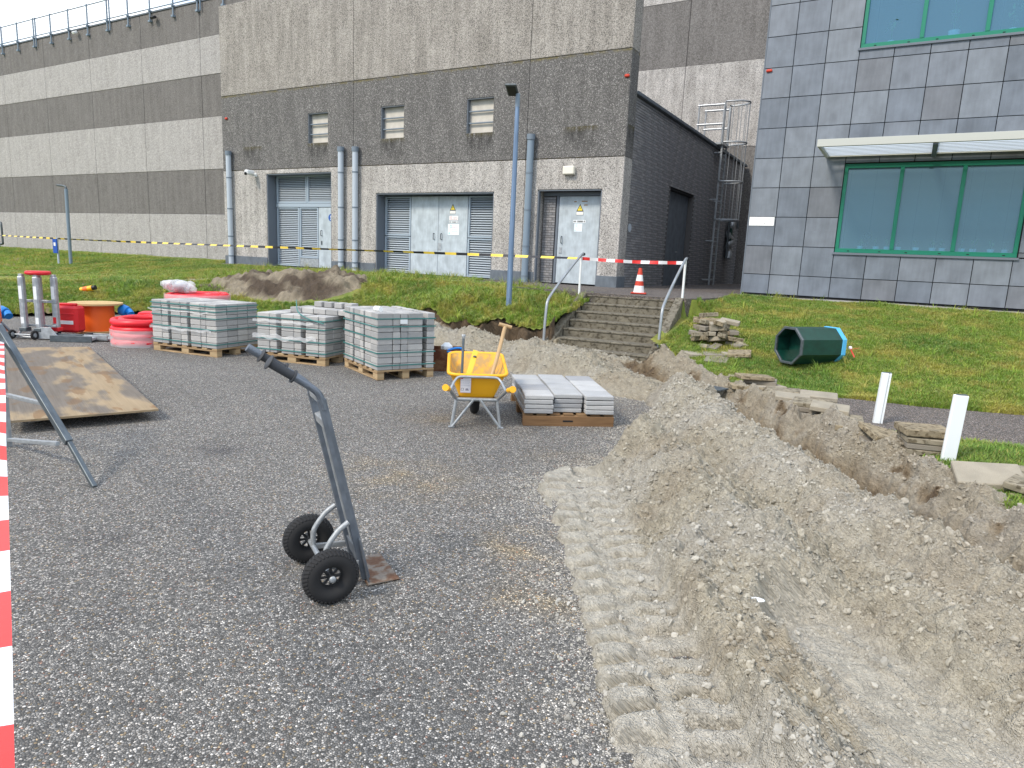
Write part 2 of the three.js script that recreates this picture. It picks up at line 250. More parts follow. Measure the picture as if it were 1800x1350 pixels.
const BANK = [...TOE, [-90, 8], [-90, -20], [-5.2, -20]];
const toeD = (x, z) => { let d = segDist(x, z, TOE)[0]; if (!inside(x, z, BANK)) d = -d; return x > -9.4 && Math.abs(d) < 1.5 ? d + sstep(-9.4, -8.4, x) * sstep(1.5, 0.6, Math.abs(d)) * (0.95 * fbm(x * 1.5 + 5, z * 0.9, 3) + 0.12 * noise(x * 7, z * 3)) : d; };
const edgeH = x => x > -10.5 ? 1.05 : x > -16 ? lerp(0.7, 1.05, (x + 16) / 5.5) : x > -22 ? lerp(0.48, 0.7, (x + 22) / 6) : 0.48;
const cutAt = x => sstep(-8.9, -8.0, x) * (0.42 + 0.34 * noise(x * 1.7 + 2, 3.3));               // the bank is dug away beside the lamp post
function leftH(x, z) {
  const d = toeD(x, z), e = edgeH(x), c = 0.07 + cutAt(x), a = A(z);
  const t = clamp(d / 2.5), pr = lerp(c, 1, t * (1.35 - 0.35 * t));
  const h = a + (e - a) * pr;
  return lerp(h, Math.max(h, 1.08), sstep(-10.5, -15.8, z)) + 0.035 * fbm(x * 0.7, z * 0.7, 3) * sstep(0.2, 1, d) * sstep(-15, -13, z);
}
const FAR = [[-3.9, -10.9], [-3.2, -10.0], [-1.87, -8.42], [-0.62, -7.2], [0.19, -6.14], [0.8, -5.0], [1.7, -3.4], [2.6, -1.8]];
function trenchQ(x, z) { const [d, at] = segDist(x, z, FAR), i = Math.min(FAR.length - 2, Math.floor(at)), [ax, az] = FAR[i], [b, c] = FAR[i + 1]; return ((b - ax) * (z - az) - (c - az) * (x - ax) > 0 ? 1 : -1) * d; }   // > 0 towards the yard
function rightH(x, z) { const t = clamp((-8.9 - z) / 6.1); return A(z) + 0.1 + (1.12 - 0.3) * Math.pow(t, 0.95) * (1 + 0.12 * Math.sin(t * Math.PI)) + 0.025 * fbm(x * 0.8 + 9, z * 0.8, 3); }
function landH(x, z) {
  if (x < -5.3) return leftH(x, z);
  if (x > -3.5) return z < -12.3 && x < -3.1 ? lerp(1.08, rightH(x, z), clamp((x + 3.3) / 0.2)) : rightH(x, z);
  return z < -12.1 ? 1.05 + 0.012 * (-12 - z) : lerp(leftH(-5.3, z), rightH(-3.3, z), (x + 5.3) / 2);
}
// the dug and heaped soil, as height over the yard
const SOIL = [[-0.35, -1.2], [-0.6, -1.92], [-0.75, -2.12], [-0.78, -2.42], [-1.0, -2.6], [-1.18, -2.82], [-1.3, -3.11], [-1.36, -3.39], [-1.65, -3.68], [-2.05, -4.04], [-2.15, -4.23], [-2.09, -4.55], [-1.95, -4.95], [-1.9, -5.5], [-2.15, -5.95], [-2.2, -6.3], [-2.1, -6.9], [-2.5, -7.5], [-3.3, -7.6], [-4.26, -7.85], [-4.7, -8.1], [-5.3, -8.3], [-6.2, -8.9], [-7.4, -9.5], [-8.6, -9.75], [-8.6, -11.2], [-3.9, -11.2], [-3.2, -10.0], [-1.87, -8.42], [-0.62, -7.2], [0.19, -6.14], [0.8, -5.0], [1.7, -3.4], [2.8, -1.2]];
const along = (L, at) => { let s = 0; const n = Math.floor(at); for (let i = 0; i < Math.min(n, L.length - 1); i++) s += Math.hypot(L[i + 1][0] - L[i][0], L[i + 1][1] - L[i][1]); if (n < L.length - 1) s += (at - n) * Math.hypot(L[n + 1][0] - L[n][0], L[n + 1][1] - L[n][1]); return s; };
const sideOf = (x, z, L, at) => { const i = Math.min(L.length - 2, Math.floor(at)); return (L[i + 1][0] - L[i][0]) * (z - L[i][1]) - (L[i + 1][1] - L[i][1]) * (x - L[i][0]) > 0 ? 1 : -1; };
const RA = [[-1.62, -4.85], [-1.18, -4.45], [-0.75, -3.87], [-0.48, -3.55], [-0.18, -2.98], [0.02, -2.75]];
const RA2 = [[-0.9, -3.3], [-0.55, -2.75], [-0.28, -2.3], [-0.05, -1.7], [0.1, -1.2]];
const RB = [[-2.1, -7.2], [-1.55, -6.3], [-1.05, -5.5], [-0.5, -4.75], [-0.08, -4.15], [0.25, -3.72], [0.55, -3.3], [1.0, -2.7], [1.7, -1.4]];
const TRK = [[-1.98, -4.45], [-1.5, -3.68], [-1.0, -2.92], [-0.5, -2.15], [-0.1, -1.5]];
const RUT = [[-0.12, -3.0], [0.14, -2.72], [0.44, -2.38], [0.9, -1.8]];
const cone = (x, z, cx, cz, r, h, sx = 1, sz = 1) => { const d = Math.hypot((x - cx) / sx, (z - cz) / sz) / r; return d < 1.3 ? h * Math.pow(clamp(1 - d * 0.82 + 0.0), 1.15) * sstep(1.25, 0.9, d) : 0; };
const ridge = (x, z, L, w, h) => { const [d] = segDist(x, z, L), t = d / w; return t < 1 ? h * (1 - t * t * (3 - 2 * t)) : 0; };
function soilAt(x, z) {                    // -> [height over yard, looseness, paleness, dark tone]
  const wx = x + 0.10 * fbm(x * 2.2, z * 2.2, 3), wz = z + 0.10 * fbm(x * 2.2 + 40, z * 2.2, 3);
  const e0 = segDist(wx, wz, SOIL)[0] * (inside(wx, wz, SOIL) ? 1 : -1);
  const q = trenchQ(x + 0.05 * fbm(x * 3, z * 3 + 9, 3), z), far = z < -7.4;
  let s = e0 > 0 ? 0.012 + 0.05 * sstep(0.02, 0.4, e0) : -0.03 + 0.25 * e0;
  let loose = sstep(0.05, 0.3, e0), pale = 0.25, darkTone = 0;
  const a = ridge(wx, wz, RA, 0.46, 0.25), a2 = ridge(wx, wz, RA2, 0.36, 0.13), b = ridge(wx, wz, RB, 0.55, 0.31) * sstep(-8.4, -7.2, z);
  const mounds = cone(wx, wz, -4.62, -8.75, 0.66, 0.36) + cone(wx, wz, -3.86, -8.4, 0.62, 0.34) + cone(wx, wz, -3.3, -8.0, 0.6, 0.2) + cone(wx, wz, -6.2, -9.35, 0.8, 0.36, 1.1, 0.7) + cone(wx, wz, -7.4, -9.6, 0.75, 0.4) + cone(wx, wz, -5.4, -8.9, 0.6, 0.16) + cone(wx, wz, -2.55, -7.3, 0.7, 0.24) + cone(wx, wz, -1.55, -5.05, 0.55, 0.13) + cone(wx, wz, -2.0, -6.5, 0.6, 0.16);
  if (e0 > -0.25) s += (a + a2 + b + mounds) * sstep(-0.05, 0.25, e0);
  if (far && x < -5.0) { const d = toeD(x, z + 0.06 * fbm(x * 4, z * 4, 2)), w = sstep(-0.16, 0.10, d); if (d > -0.4) { s = Math.max(s, (leftH(x, z) - A(z)) * w - 0.05); darkTone = Math.max(darkTone, 1.15 * sstep(-0.28, -0.02, d + 0.1 * fbm(x * 3, z * 3 + 4, 3))); } }
  else if (q < 1.3 && z > -9.75) {
    const fade = sstep(-9.7, -8.9, z), ground = rightH(x, z) - A(z), dep = lerp(0.22, 0.36, sstep(-9, -5, z)) * fade;
    const qn = q + 0.075 * fbm(x * 4.2 + 3, z * 4.2, 3) + 0.03 * noise(x * 15, z * 15), into = (0.34 * sstep(-0.05, 0.2, qn) + 0.66 * sstep(0.18, 0.3, qn)) * sstep(0.78, 0.5, qn);
    const lump = 0.13 * sstep(-0.26, -0.06, qn) * clamp(0.7 + 1.7 * fbm(x * 3.4 + 8, z * 3.4, 3), 0, 1.6);
    const lip = q < 0.1 ? ground + lump - 0.06 * sstep(-0.3, -0.46, q) : lerp(ground + lump * 0.5, s, sstep(0.1, 0.8, q));
    if (q < 0.86) { s = lip - into * (dep + ground * 0.5); loose = Math.max(loose, 0.8); }
    const turf = sstep(-0.02, 0.08, qn) * sstep(0.22, 0.12, qn) * sstep(0.0, 0.25, fbm(x * 2.3 + 20, z * 2.3, 3) - 0.08);
    darkTone = Math.max(darkTone, 0.12 * sstep(0, 0.2, qn), 0.8 * sstep(0.17, 0.28, qn) * sstep(0.75, 0.5, qn), 0.2 * sstep(-0.3, 0, q) * sstep(0.9, 0.5, q), turf * 1.0);  // soil colour darkens inside the trench cut and in patches under the turf edge
  }
  // wheel tracks
  const [td, ta] = segDist(x + 0.02 * noise(x * 5, z * 5), z + 0.02 * noise(x * 5 + 9, z * 5), TRK), tw = sstep(0.27, 0.2, td);
  if (tw > 0 && e0 > -0.3) {
    const sd = sideOf(x, z, TRK, ta) * td, ph = along(TRK, ta) + (sd > 0 ? 0.075 : 0) - Math.abs(sd) * 0.18 + 0.012 * noise(x * 7, z * 7), m = ((ph % 0.15) + 0.15) % 0.15 / 0.15;
    const hsh = Math.sin(Math.floor(ph / 0.15) * 12.9898 + (sd > 0 ? 3.1 : 0)) * 43758.5453, ext = 0.15 + 0.115 * (hsh - Math.floor(hsh)); const lug = sstep(0.05, 0.16, m) * sstep(0.78, 0.66, m), wear = clamp(0.75 + 1.1 * fbm(x * 2.4 + 31, z * 2.4, 3)), rim = sstep(0.03, 0.06, td) * (sd > 0 ? sstep(ext + 0.025, ext, td + 0.03 * noise(x * 18, z * 18)) : sstep(0.27, 0.22, td));
    s = lerp(s, -0.004 + (0.010 + 0.050 * lug * wear) * rim + (td < 0.04 ? 0.03 * wear : 0), tw); loose *= 1 - 0.85 * tw; pale = Math.max(pale, tw * (0.6 + 0.4 * lug));
  }
  else if (td < 0.7 && sideOf(x, z, TRK, ta) > 0) s -= 0.045 * sstep(0.27, 0.33, td) + 0.0;
  const [rd] = segDist(x + 0.04 * fbm(x * 4, z * 4, 2), z, RUT), rw = sstep(0.33, 0.2, rd);
  if (rw > 0) { s = lerp(s, 0.04 + 0.03 * sstep(0.03, 0.0, Math.abs(rd - 0.13)) + 0.02 * fbm(x * 3, z * 3, 2), rw); loose *= 1 - 0.9 * rw; pale = Math.max(pale, 0.8 * rw); }
  if (b > 0.05) pale = Math.max(pale, 0.55 * sstep(0.05, 0.2, b));
  const on = sstep(-0.02, 0.12, e0 + (q < 0.1 ? 0.1 : 0));
  s += on * (0.006 * fbm(x * 34, z * 34, 2) + loose * (0.13 * fbm(x * 2.6 + 5, z * 2.6, 3) + 0.09 * fbm(x * 9, z * 9, 3) + 0.04 * Math.abs(noise(x * 19, z * 19)) + 0.017 * noise(x * 46, z * 46)));
  return [s, loose, pale, darkTone];
}
const SC = { pale: LIN(194, 190, 180), loose: LIN(173, 166, 149), grey: LIN(182, 179, 172), brown: LIN(142, 125, 100), dark: LIN(88, 72, 56) };
function soilColor(x, z, pale, darkTone) {
  let c = mix3(SC.loose, SC.brown, sstep(0.0, 0.4, fbm(x * 2.1 + 70, z * 2.1, 4)) * 0.38); c = mix3(c, SC.grey, sstep(-0.1, 0.3, fbm(x * 1.3 + 7, z * 1.3, 3)) * 0.6);
  c = mix3(c, SC.pale, pale * 0.8); const d = clamp(darkTone + 0.5 * darkTone * fbm(x * 6, z * 6, 3)); c = mix3(c, SC.brown, clamp(d * 1.2)); return mix3(c, SC.dark, sstep(0.6, 1.0, d) * 0.8);
}
// yard
{
  const xs = steps([[-120, -20, 20], [-20, 3, 230], [3, 90, 18]]), zs = steps([[-60, -13, 10], [-13, 1.5, 150], [1.5, 110, 24]]);
  const sand = [[-3.0, -3.75, 0.55, 0.16], [-2.2, -4.9, 0.35, 0.12], [-3.9, -5.3, 0.3, 0.14], [-1.35, -2.75, 0.3, 0.16], [-1.7, -3.2, 0.35, 0.2]];
  const oil = [[-3.7, -2.0, 0.22], [-4.6, -3.4, 0.4], [-2.9, -1.5, 0.18], [-5.5, -4.9, 0.35], [-1.9, -1.75, 0.15]];
  const g = gridMesh(xs.length, zs.length, (i, j) => {
    const x = xs[i], z = zs[j]; let k = 1 + 0.16 * fbm(x * 0.5, z * 0.5, 4) + 0.10 * fbm(x * 2.2 + 8, z * 2.2, 3), c = [k * 1.09, k * 1.075, k * 1.03];
    for (const [a, b, r, s] of sand) { const d = Math.hypot((x - a) / 1.6, (z - b)) / r; if (d < 1) { const t = s * 4 * (1 - d) * clamp(0.4 + fbm(x * 5, z * 5, 3) * 1.8); c = mix3(c, [1.75, 1.35, 0.72], clamp(t)); } }
    for (const [a, b, r] of oil) { const d = Math.hypot(x - a, z - b) / r; if (d < 1) { const t = (1 - d) * clamp(0.5 + fbm(x * 4, z * 4, 3) * 1.5); c = mix3(c, [0.6, 0.6, 0.62], clamp(t)); } }
    const e = segDist(x, z, SOIL)[0]; if (e < 0.5 && x < 1) c = mix3(c, [1.7, 1.62, 1.45], 0.6 * sstep(0.5, 0.05, e) * clamp(0.45 + 1.8 * fbm(x * 6 + 3, z * 6, 4)));
    return [x, A(z), z, ...c];
  }, (i, j) => { const x = (xs[i] + xs[i + 1]) / 2, z = (zs[j] + zs[j + 1]) / 2; if (x > -4 && x < 6 && z > -12 && z < 0) return trenchQ(x, z) > 0.8; if (x >= 3 && z < 0) return false; return !(z < -9 && x < -5.3 && toeD(x, z) > 0.5) && !(z < -10.8 && x > -6); }, 1 / ASP);
  setting('yard', g, M.asphalt, 'grey exposed aggregate asphalt yard scattered with sand', 'yard');
}
// soil
let soilXs, soilZs;
{
  const xs = soilXs = steps([[-8.7, -4.2, 150], [-4.2, -2.3, 90], [-2.3, 1.7, 300], [1.7, 2.9, 20]]), zs = soilZs = steps([[-11.1, -7, 150], [-7, -4.6, 140], [-4.6, -1.2, 290]]);
  const hs = new Float32Array(xs.length * zs.length);
  const g = gridMesh(xs.length, zs.length, (i, j) => { const x = xs[i], z = zs[j], [s, , pale, darkTone] = soilAt(x, z); hs[j * xs.length + i] = s; return [x, A(z) + s, z, ...soilColor(x, z, pale, darkTone)]; },
    (i, j) => {
      const k = j * xs.length + i; if (Math.max(hs[k], hs[k + 1], hs[k + xs.length], hs[k + xs.length + 1]) < -0.012 && trenchQ(xs[i], zs[j]) > 0.75) return false;
      const x = xs[i], z = zs[j]; if (x > -5.05 && x < -3.3 && z < -10.4) return false; if (x <= -5.05 && toeD(x, z) > 0.3) return false; return x <= -5.05 && z < -9.3 || trenchQ(x, z) > -0.5;
    }, 1 / 1.4);
  { const p = g.attributes.position, uv = g.attributes.uv; for (let i = 0; i < p.count; i++) uv.setXY(i, (p.getX(i) * 0.62 + p.getZ(i) * 0.787) / 1.4, (p.getX(i) * 0.787 - p.getZ(i) * 0.62 + p.getY(i) * 0.9) / 1.4); }
  setting('dug_soil', g, M.soil, 'pale grey brown dug soil heaped along an open trench', 'soil');
}
// land: lawn on the bank and the plateau
const lawnTint = (x, z) => {
  const n = fbm(x * 0.45 + 11, z * 0.45, 4), m = fbm(x * 1.6, z * 1.6 + 30, 4); let c = mix3(LIN(132, 160, 48), LIN(176, 172, 76), sstep(-0.15, 0.4, m)); c = mix3(c, LIN(100, 140, 38), sstep(0.0, 0.35, n) * 0.7);
  const bare = sstep(0.24, 0.44, fbm(x * 0.9 + 60, z * 1.3 + 7, 4)) * (x < -9 ? 1 : 0.35); return [c, bare];
};
const EARTH = LIN(134, 120, 92);
const lawnHere = (x, z) => {
  if (z > -15.1 && x > -3.5 && z < -4) return trenchQ(x, z) < -0.1 && !(x < -3.25 && z < -12.6);
  if (x < -5.25) return toeD(x, z) > 0.06 && z > -17 && !(z < -15.4 && x > -20.5);
  return false;
};
{
  const build = (xs, zs, label, name) => {
    const g = gridMesh(xs.length, zs.length, (i, j) => { const x = xs[i], z = zs[j], [c, b] = lawnTint(x, z); return [x, landH(x, z), z, ...mix3(mix3(c, EARTH, 0.35), EARTH, b)]; }, (i, j) => lawnHere((xs[i] + xs[i + 1]) / 2, (zs[j] + zs[j + 1]) / 2), 1 / 0.9);
    setting(name, g, M.lawn, label, 'lawn');
  };
  build(steps([[-3.5, 3.5, 112], [3.5, 40, 20]]), steps([[-15.1, -4.2, 170]]), 'green lawn sloping down from the grey panelled office', 'lawn');
  build(steps([[-70, -27, 30], [-27, -5.25, 260]]), steps([[-17, -4, 150], [-4, 8, 12]]), 'patchy grass bank below the grey aggregate building', 'grass_bank');
}
// walkways and paths, draped on the land
function strip(name, left, right, n, mat, label, lift = 0.016, cross = 6) {
  const L = new THREE.CatmullRomCurve3(left.map(p => new THREE.Vector3(p[0], 0, p[1])), false, 'catmullrom', 0.3), R = new THREE.CatmullRomCurve3(right.map(p => new THREE.Vector3(p[0], 0, p[1])), false, 'catmullrom', 0.3);
  const g = gridMesh(cross, n, (i, j) => { const a = L.getPoint(j / (n - 1)), b = R.getPoint(j / (n - 1)), t = i / (cross - 1), x = lerp(a.x, b.x, t), z = lerp(a.z, b.z, t); return [x, landH(x, z) + lift, z, 1, 1, 1]; }, null, 1 / ASP);
  g.deleteAttribute('color'); const up = g.attributes.normal.getY(0) > 0; if (!up) { const ix = g.index.array; for (let k = 0; k < ix.length; k += 3) { const t = ix[k]; ix[k] = ix[k + 1]; ix[k + 1] = t; } g.computeVertexNormals(); }
  return setting(name, g, mat, label, 'path');
}
{
  const flat = (pts, y, name, label) => { const s = new THREE.Shape(pts.map(p => new THREE.Vector2(p[0], -p[1]))); const g = plain(new THREE.ExtrudeGeometry(s, { depth: 0.9, bevelEnabled: false })); g.rotateX(-Math.PI / 2); g.translate(0, y - 0.9, 0); return setting(name, boxUV(g, 1 / ASP), M.walk, label, 'walkway'); };
  flat([[-9.4, -15.56], [-9.4, -13.35], [-8.6, -12.75], [-7.0, -12.35], [-5.31, -12.0], [-3.46, -12.2], [-3.3, -12.6], [-3.18, -15.45], [-3.18, -40], [-6.3, -40], [-6.3, -15.56]], 1.094, 'upper_walkway', 'grey asphalt walkway between the stairs and the brick wall');
  strip('door_apron', [[-9.4, -14.7], [-13, -14.85], [-20.4, -14.95]], [[-9.4, -15.7], [-13, -15.7], [-20.4, -15.7]], 60, M.walk, 'narrow paved strip along the foot of the grey doors', 0.02);
  strip('bank_path', [[-9.35, -13.15], [-11.5, -12.75], [-13.5, -12.3], [-15.8, -11.4], [-17.8, -10.2], [-21, -9.3], [-26, -8.7], [-36, -8.2]], [[-9.35, -13.8], [-11.5, -13.4], [-13.5, -13.0], [-15.9, -12.2], [-18.0, -11.1], [-21, -10.2], [-26, -9.6], [-36, -9.1]], 120, std({ map: concT, color: rgb(176, 166, 146) }), 'narrow pale path crossing the grass bank', 0.03);
  strip('lower_path', [[-1.25, -8.25], [-0.4, -8.75], [0.5, -8.9], [1.6, -9.05], [4, -9.4], [14, -10.5]], [[-0.75, -7.45], [-0.05, -7.05], [0.55, -7.15], [1.6, -7.3], [4, -7.6], [14, -8.6]], 60, M.walk, 'grey asphalt footpath on the lawn behind the white posts', 0.02);
  strip('office_apron', [[-3.2, -14.95], [0, -14.9], [6, -14.85]], [[-3.2, -15.5], [0, -15.5], [6, -15.5]], 40, M.conc, 'pale paving strip along the foot of the office', 0.02);
  setting('ground', plain(new THREE.PlaneGeometry(700, 700).rotateX(-Math.PI / 2).translate(0, -1.2, 0)), std({ color: rgb(96, 100, 78) }), 'wide ground beyond the site', 'ground');
}
// dark heap of topsoil on the bank
{
  const xs = steps([[-16.0, -9.6, 150]]), zs = steps([[-12.9, -9.7, 80]]);
  const hp = (x, z) => { const wx = x + 0.15 * fbm(x * 1.8, z * 1.8, 3), wz = z + 0.15 * fbm(x * 1.8 + 5, z * 1.8, 3); return cone(wx, wz, -12.3, -11.3, 1.4, 0.46, 1.1, 0.62) + cone(wx, wz, -13.9, -11.0, 1.2, 0.34, 1.2, 0.7) + cone(wx, wz, -11.2, -11.8, 0.7, 0.24) + cone(wx, wz, -11.7, -11.8, 0.35, 0.22); };
  const g = gridMesh(xs.length, zs.length, (i, j) => { const x = xs[i], z = zs[j], h = hp(x, z), l = sstep(0.0, 0.15, h); return [x, landH(x, z) - 0.05 + h + l * (0.2 * fbm(x * 2.6, z * 2.6, 3) + 0.12 * fbm(x * 8, z * 8, 3)), z, ...mix3(LIN(158, 148, 130), LIN(92, 80, 68), sstep(-0.12, 0.25, fbm(x * 0.9 + 2, z * 1.6, 4)))]; }, (i, j) => hp(xs[i], zs[j]) > 0.02, 1 / 1.4);
  one('soil_heap', g, M.soil, 'heap of dark crumbly topsoil dumped on the grass bank', 'soil heap');
}
// loose clods and stones on the soil
{
  const mk = (seed) => { const g = new THREE.IcosahedronGeometry(1, 1); const p = g.attributes.position; for (let i = 0; i < p.count; i++) { const x = p.getX(i), y = p.getY(i), z = p.getZ(i), k = 1 + 0.45 * noise(x * 1.7 + seed, y * 1.7 + z * 1.3) + 0.3 * noise(z * 3 + seed, x * 3 - y * 2); p.setXYZ(i, x * k, y * k * 0.72, z * k); } g.deleteAttribute('uv'); g.computeVertexNormals(); return g; };
  const put = (name, n, pick, seed, label) => {
    const im = new THREE.InstancedMesh(mk(seed), M.clod, n), m = new THREE.Matrix4(), q = new THREE.Quaternion(), e = new THREE.Euler(), c = new THREE.Color(); let k = 0, guard = 0;
    while (k < n && guard++ < n * 40) { const o = pick(); if (!o) continue; const [x, y, z, s, col] = o; q.setFromEuler(e.set(rnd() * 6, rnd() * 6, rnd() * 6)); im.setMatrixAt(k, m.compose(new THREE.Vector3(x, y + s * 0.25, z), q, new THREE.Vector3(s * rr(0.8, 1.3), s * rr(0.7, 1), s * rr(0.8, 1.2)))); im.setColorAt(k, c.setRGB(...col)); k++; }
    im.count = k; im.name = numbered(name); im.userData.kind = 'stuff'; scene.add(im); tag(im, label, 'stones');
  };
  put('soil_clods', 60000, () => {
    const near = rnd() < 0.78, x = near ? rr(-2.3, 1.9) : rr(-8, -1), z = near ? rr(-7, -1.3) : rr(-10.2, -7); const [s, loose, pale, darkTone] = soilAt(x, z); if (s < 0.006 || rnd() > 0.15 + loose * 0.9) return null; if (x > -5.1 && x < -3.3 && z < -10.2) return null; if (trenchQ(x, z) < -0.3 && x > -5) return null; if (x < -5 && toeD(x, z) > -0.02) return null;
    const r = 0.003 * Math.pow(rnd(), -0.36) * (z < -6 ? 1.5 : 1), c = soilColor(x, z, pale, darkTone), k = rr(0.62, 0.98); return [x, A(z) + s, z, Math.min(r, rnd() < 0.003 ? 0.04 : 0.017), c.map(v => v * k)];
  }, 3, 'loose crumbs and clods lying all over the dug soil');
  put('gravel_spill', 5000, () => { const i = Math.floor(rnd() * 22), [a, b] = SOIL[i], [c, d] = SOIL[i + 1], t = rnd(), o = Math.abs(rnd() + rnd() - 1) * 0.45, an = rnd() * 6.28; const x = lerp(a, c, t) + Math.cos(an) * o, z = lerp(b, d, t) + Math.sin(an) * o; if (inside(x, z, SOIL) || z > -1.4 || z < -8.4) return null; const k = rr(0.5, 0.85); return [x, A(z), z, Math.min(0.0025 * Math.pow(rnd(), -0.36), 0.011), SC.pale.map(v => v * k)]; }, 9, 'crumbs of soil spilled on the asphalt beside the heaps');
}
// grass
{
  const tuft = (nb, hgt, seed) => { const R = mulberry(seed), pos = []; for (let i = 0; i < nb; i++) { const a = R() * 6.283, d = R() * 0.032, bx0 = Math.cos(a) * d, bz0 = Math.sin(a) * d, h = hgt * (0.5 + R() * 0.6), la = R() * 6.283, ln = (0.25 + R() * 0.75) * h, w = 0.0026 + R() * 0.0022, wx = -Math.sin(la) * w, wz = Math.cos(la) * w, mx = bx0 + Math.cos(la) * ln * 0.35, mz = bz0 + Math.sin(la) * ln * 0.35, tx = bx0 + Math.cos(la) * ln, tz = bz0 + Math.sin(la) * ln; pos.push(bx0 - wx, -0.01, bz0 - wz, bx0 + wx, -0.01, bz0 + wz, mx + wx * 0.8, h * 0.62, mz + wz * 0.8, bx0 - wx, -0.01, bz0 - wz, mx + wx * 0.8, h * 0.62, mz + wz * 0.8, mx - wx * 0.8, h * 0.62, mz - wz * 0.8, mx - wx * 0.8, h * 0.62, mz - wz * 0.8, mx + wx * 0.8, h * 0.62, mz + wz * 0.8, tx, h * 0.92, tz); } const g = new THREE.BufferGeometry(); g.setAttribute('position', new THREE.BufferAttribute(new Float32Array(pos), 3)); g.computeVertexNormals(); return g; };
  const mat = new THREE.MeshPhysicalMaterial({ color: 0xffffff, roughness: 0.85, transmission: 0.35, thickness: 0, side: THREE.DoubleSide });
  const pathDists = [[[-9.35, -13.37], [-11.5, -12.97], [-13.5, -12.5], [-15.85, -11.6], [-17.9, -10.45], [-21, -9.55], [-26, -8.95]], [[-1.0, -7.85], [-0.2, -7.9], [0.5, -8.02], [1.6, -8.2], [6, -8.7]]];
  const grow = (name, n, area, hgt, seed, label) => {
    const im = new THREE.InstancedMesh(tuft(9, hgt, seed), mat, n), m = new THREE.Matrix4(), q = new THREE.Quaternion(), e = new THREE.Euler(), c = new THREE.Color(); let k = 0, guard = 0;
    while (k < n && guard++ < n * 6) {
      const x = rr(area[0], area[1]), z = rr(area[2], area[3]); if (!lawnHere(x, z)) continue; const [col, bare] = lawnTint(x, z); if (rnd() < bare * 0.92) continue;
      if (segDist(x, z, pathDists[0])[0] < 0.42 || (x > -1.6 && Math.abs(segDist(x, z, pathDists[1])[0]) < 0.85 && z < -6.9)) continue;
      if (z < -14.85 && (x > -3.4 || x > -20.4)) continue; if (x > -9.45 && x < -5 && z < -12.2 - (x + 5.3) * -0.33) continue;
      const hp = Math.hypot((x + 12.6) / 2.2, (z + 11.2) / 0.85); if (hp < 1) continue;
      const tq = x > -3.3 ? trenchQ(x, z) : -9; if (tq > -0.3 && rnd() < sstep(-0.3, -0.1, tq)) continue;
      const s = rr(0.7, 1.25) * (0.85 + 0.5 * fbm(x * 1.1 + 4, z * 1.1, 3)); q.setFromEuler(e.set(0, rnd() * 6.28, 0)); im.setMatrixAt(k, m.compose(new THREE.Vector3(x, landH(x, z), z), q, new THREE.Vector3(s * 1.15, s, s * 1.15)));
      const dry = rnd() < 0.14 ? 0.7 : 0, v = rr(0.72, 1.25); const cc = mix3(col, LIN(188, 170, 92), dry); im.setColorAt(k, c.setRGB(cc[0] * v, cc[1] * v, cc[2] * v)); k++;
    }
    im.count = k; im.name = numbered(name); im.userData.kind = 'stuff'; scene.add(im); tag(im, label, 'grass');
  };
  grow('lawn_grass', 70000, [-3.3, 3.4, -15, -9], 0.085, 41, 'grass blades of the sloping lawn below the office');
  grow('verge_grass', 24000, [-2.6, 2.2, -9.2, -4.6], 0.085, 42, 'grass blades on the verge between trench and footpath');
  grow('far_bank_grass', 26000, [-44, -26, -16.9, -6], 0.12, 44, 'grass blades of the far bank in front of the banded hall');
  grow('bank_weeds', 1300, [-18, -5.3, -14.8, -8.8], 0.26, 45, 'taller weeds growing on the bank around the dug earth');
  grow('lawn_weeds', 500, [-3.3, 3, -14.9, -8.9], 0.2, 46, 'taller tufts on the lawn around the green bin');
  grow('bank_grass', 120000, [-26, -5.25, -16.9, -4.5], 0.095, 43, 'grass blades and weeds of the bank behind the pallets');
}

// ---------------------------------------------------------------- signs drawn on canvas
function canvasTex(w, h, draw) { const c = document.createElement('canvas'); c.width = w; c.height = h; const x = c.getContext('2d'); draw(x, w, h); const t = new THREE.CanvasTexture(c); t.colorSpace = THREE.SRGBColorSpace; return t; }
const quad = (w, h, d = 0.003) => { const g = new THREE.BoxGeometry(w, h, d); return plain(g); };
function plate(name, w, h, x, y, z, parent, draw, label, pw = 256) { const t = canvasTex(pw, Math.round(pw * h / w), draw); const g = new THREE.PlaneGeometry(w, h); const m = part(name, plain(T(g, x, y, z)), std({ map: t, roughness: 0.5 }), parent, label); const b = part('sign_backing', T(cbox(w, h, 0.003, 0.0008), x, y, z - 0.0025), M.white, parent); return m; }
const drawWarn = (x, w, h) => { x.fillStyle = '#b7c3ca'; x.fillRect(0, 0, w, h); x.fillStyle = '#1d1d1b'; x.beginPath(); x.moveTo(w / 2, 2); x.lineTo(w - 4, h * 0.66); x.lineTo(4, h * 0.66); x.closePath(); x.fill(); x.fillStyle = '#f1d94a'; x.beginPath(); x.moveTo(w / 2, h * 0.14); x.lineTo(w * 0.84, h * 0.59); x.lineTo(w * 0.16, h * 0.59); x.closePath(); x.fill(); x.fillStyle = '#1d1d1b'; x.beginPath(); x.moveTo(w * 0.55, h * 0.25); x.lineTo(w * 0.42, h * 0.44); x.lineTo(w * 0.51, h * 0.43); x.lineTo(w * 0.45, h * 0.56); x.lineTo(w * 0.6, h * 0.38); x.lineTo(w * 0.51, h * 0.39); x.closePath(); x.fill(); x.strokeStyle = '#1d1d1b'; x.lineWidth = 6; x.fillStyle = '#e9e9e4'; x.fillRect(4, h * 0.69, w - 8, h * 0.28); x.strokeRect(4, h * 0.69, w - 8, h * 0.28); };
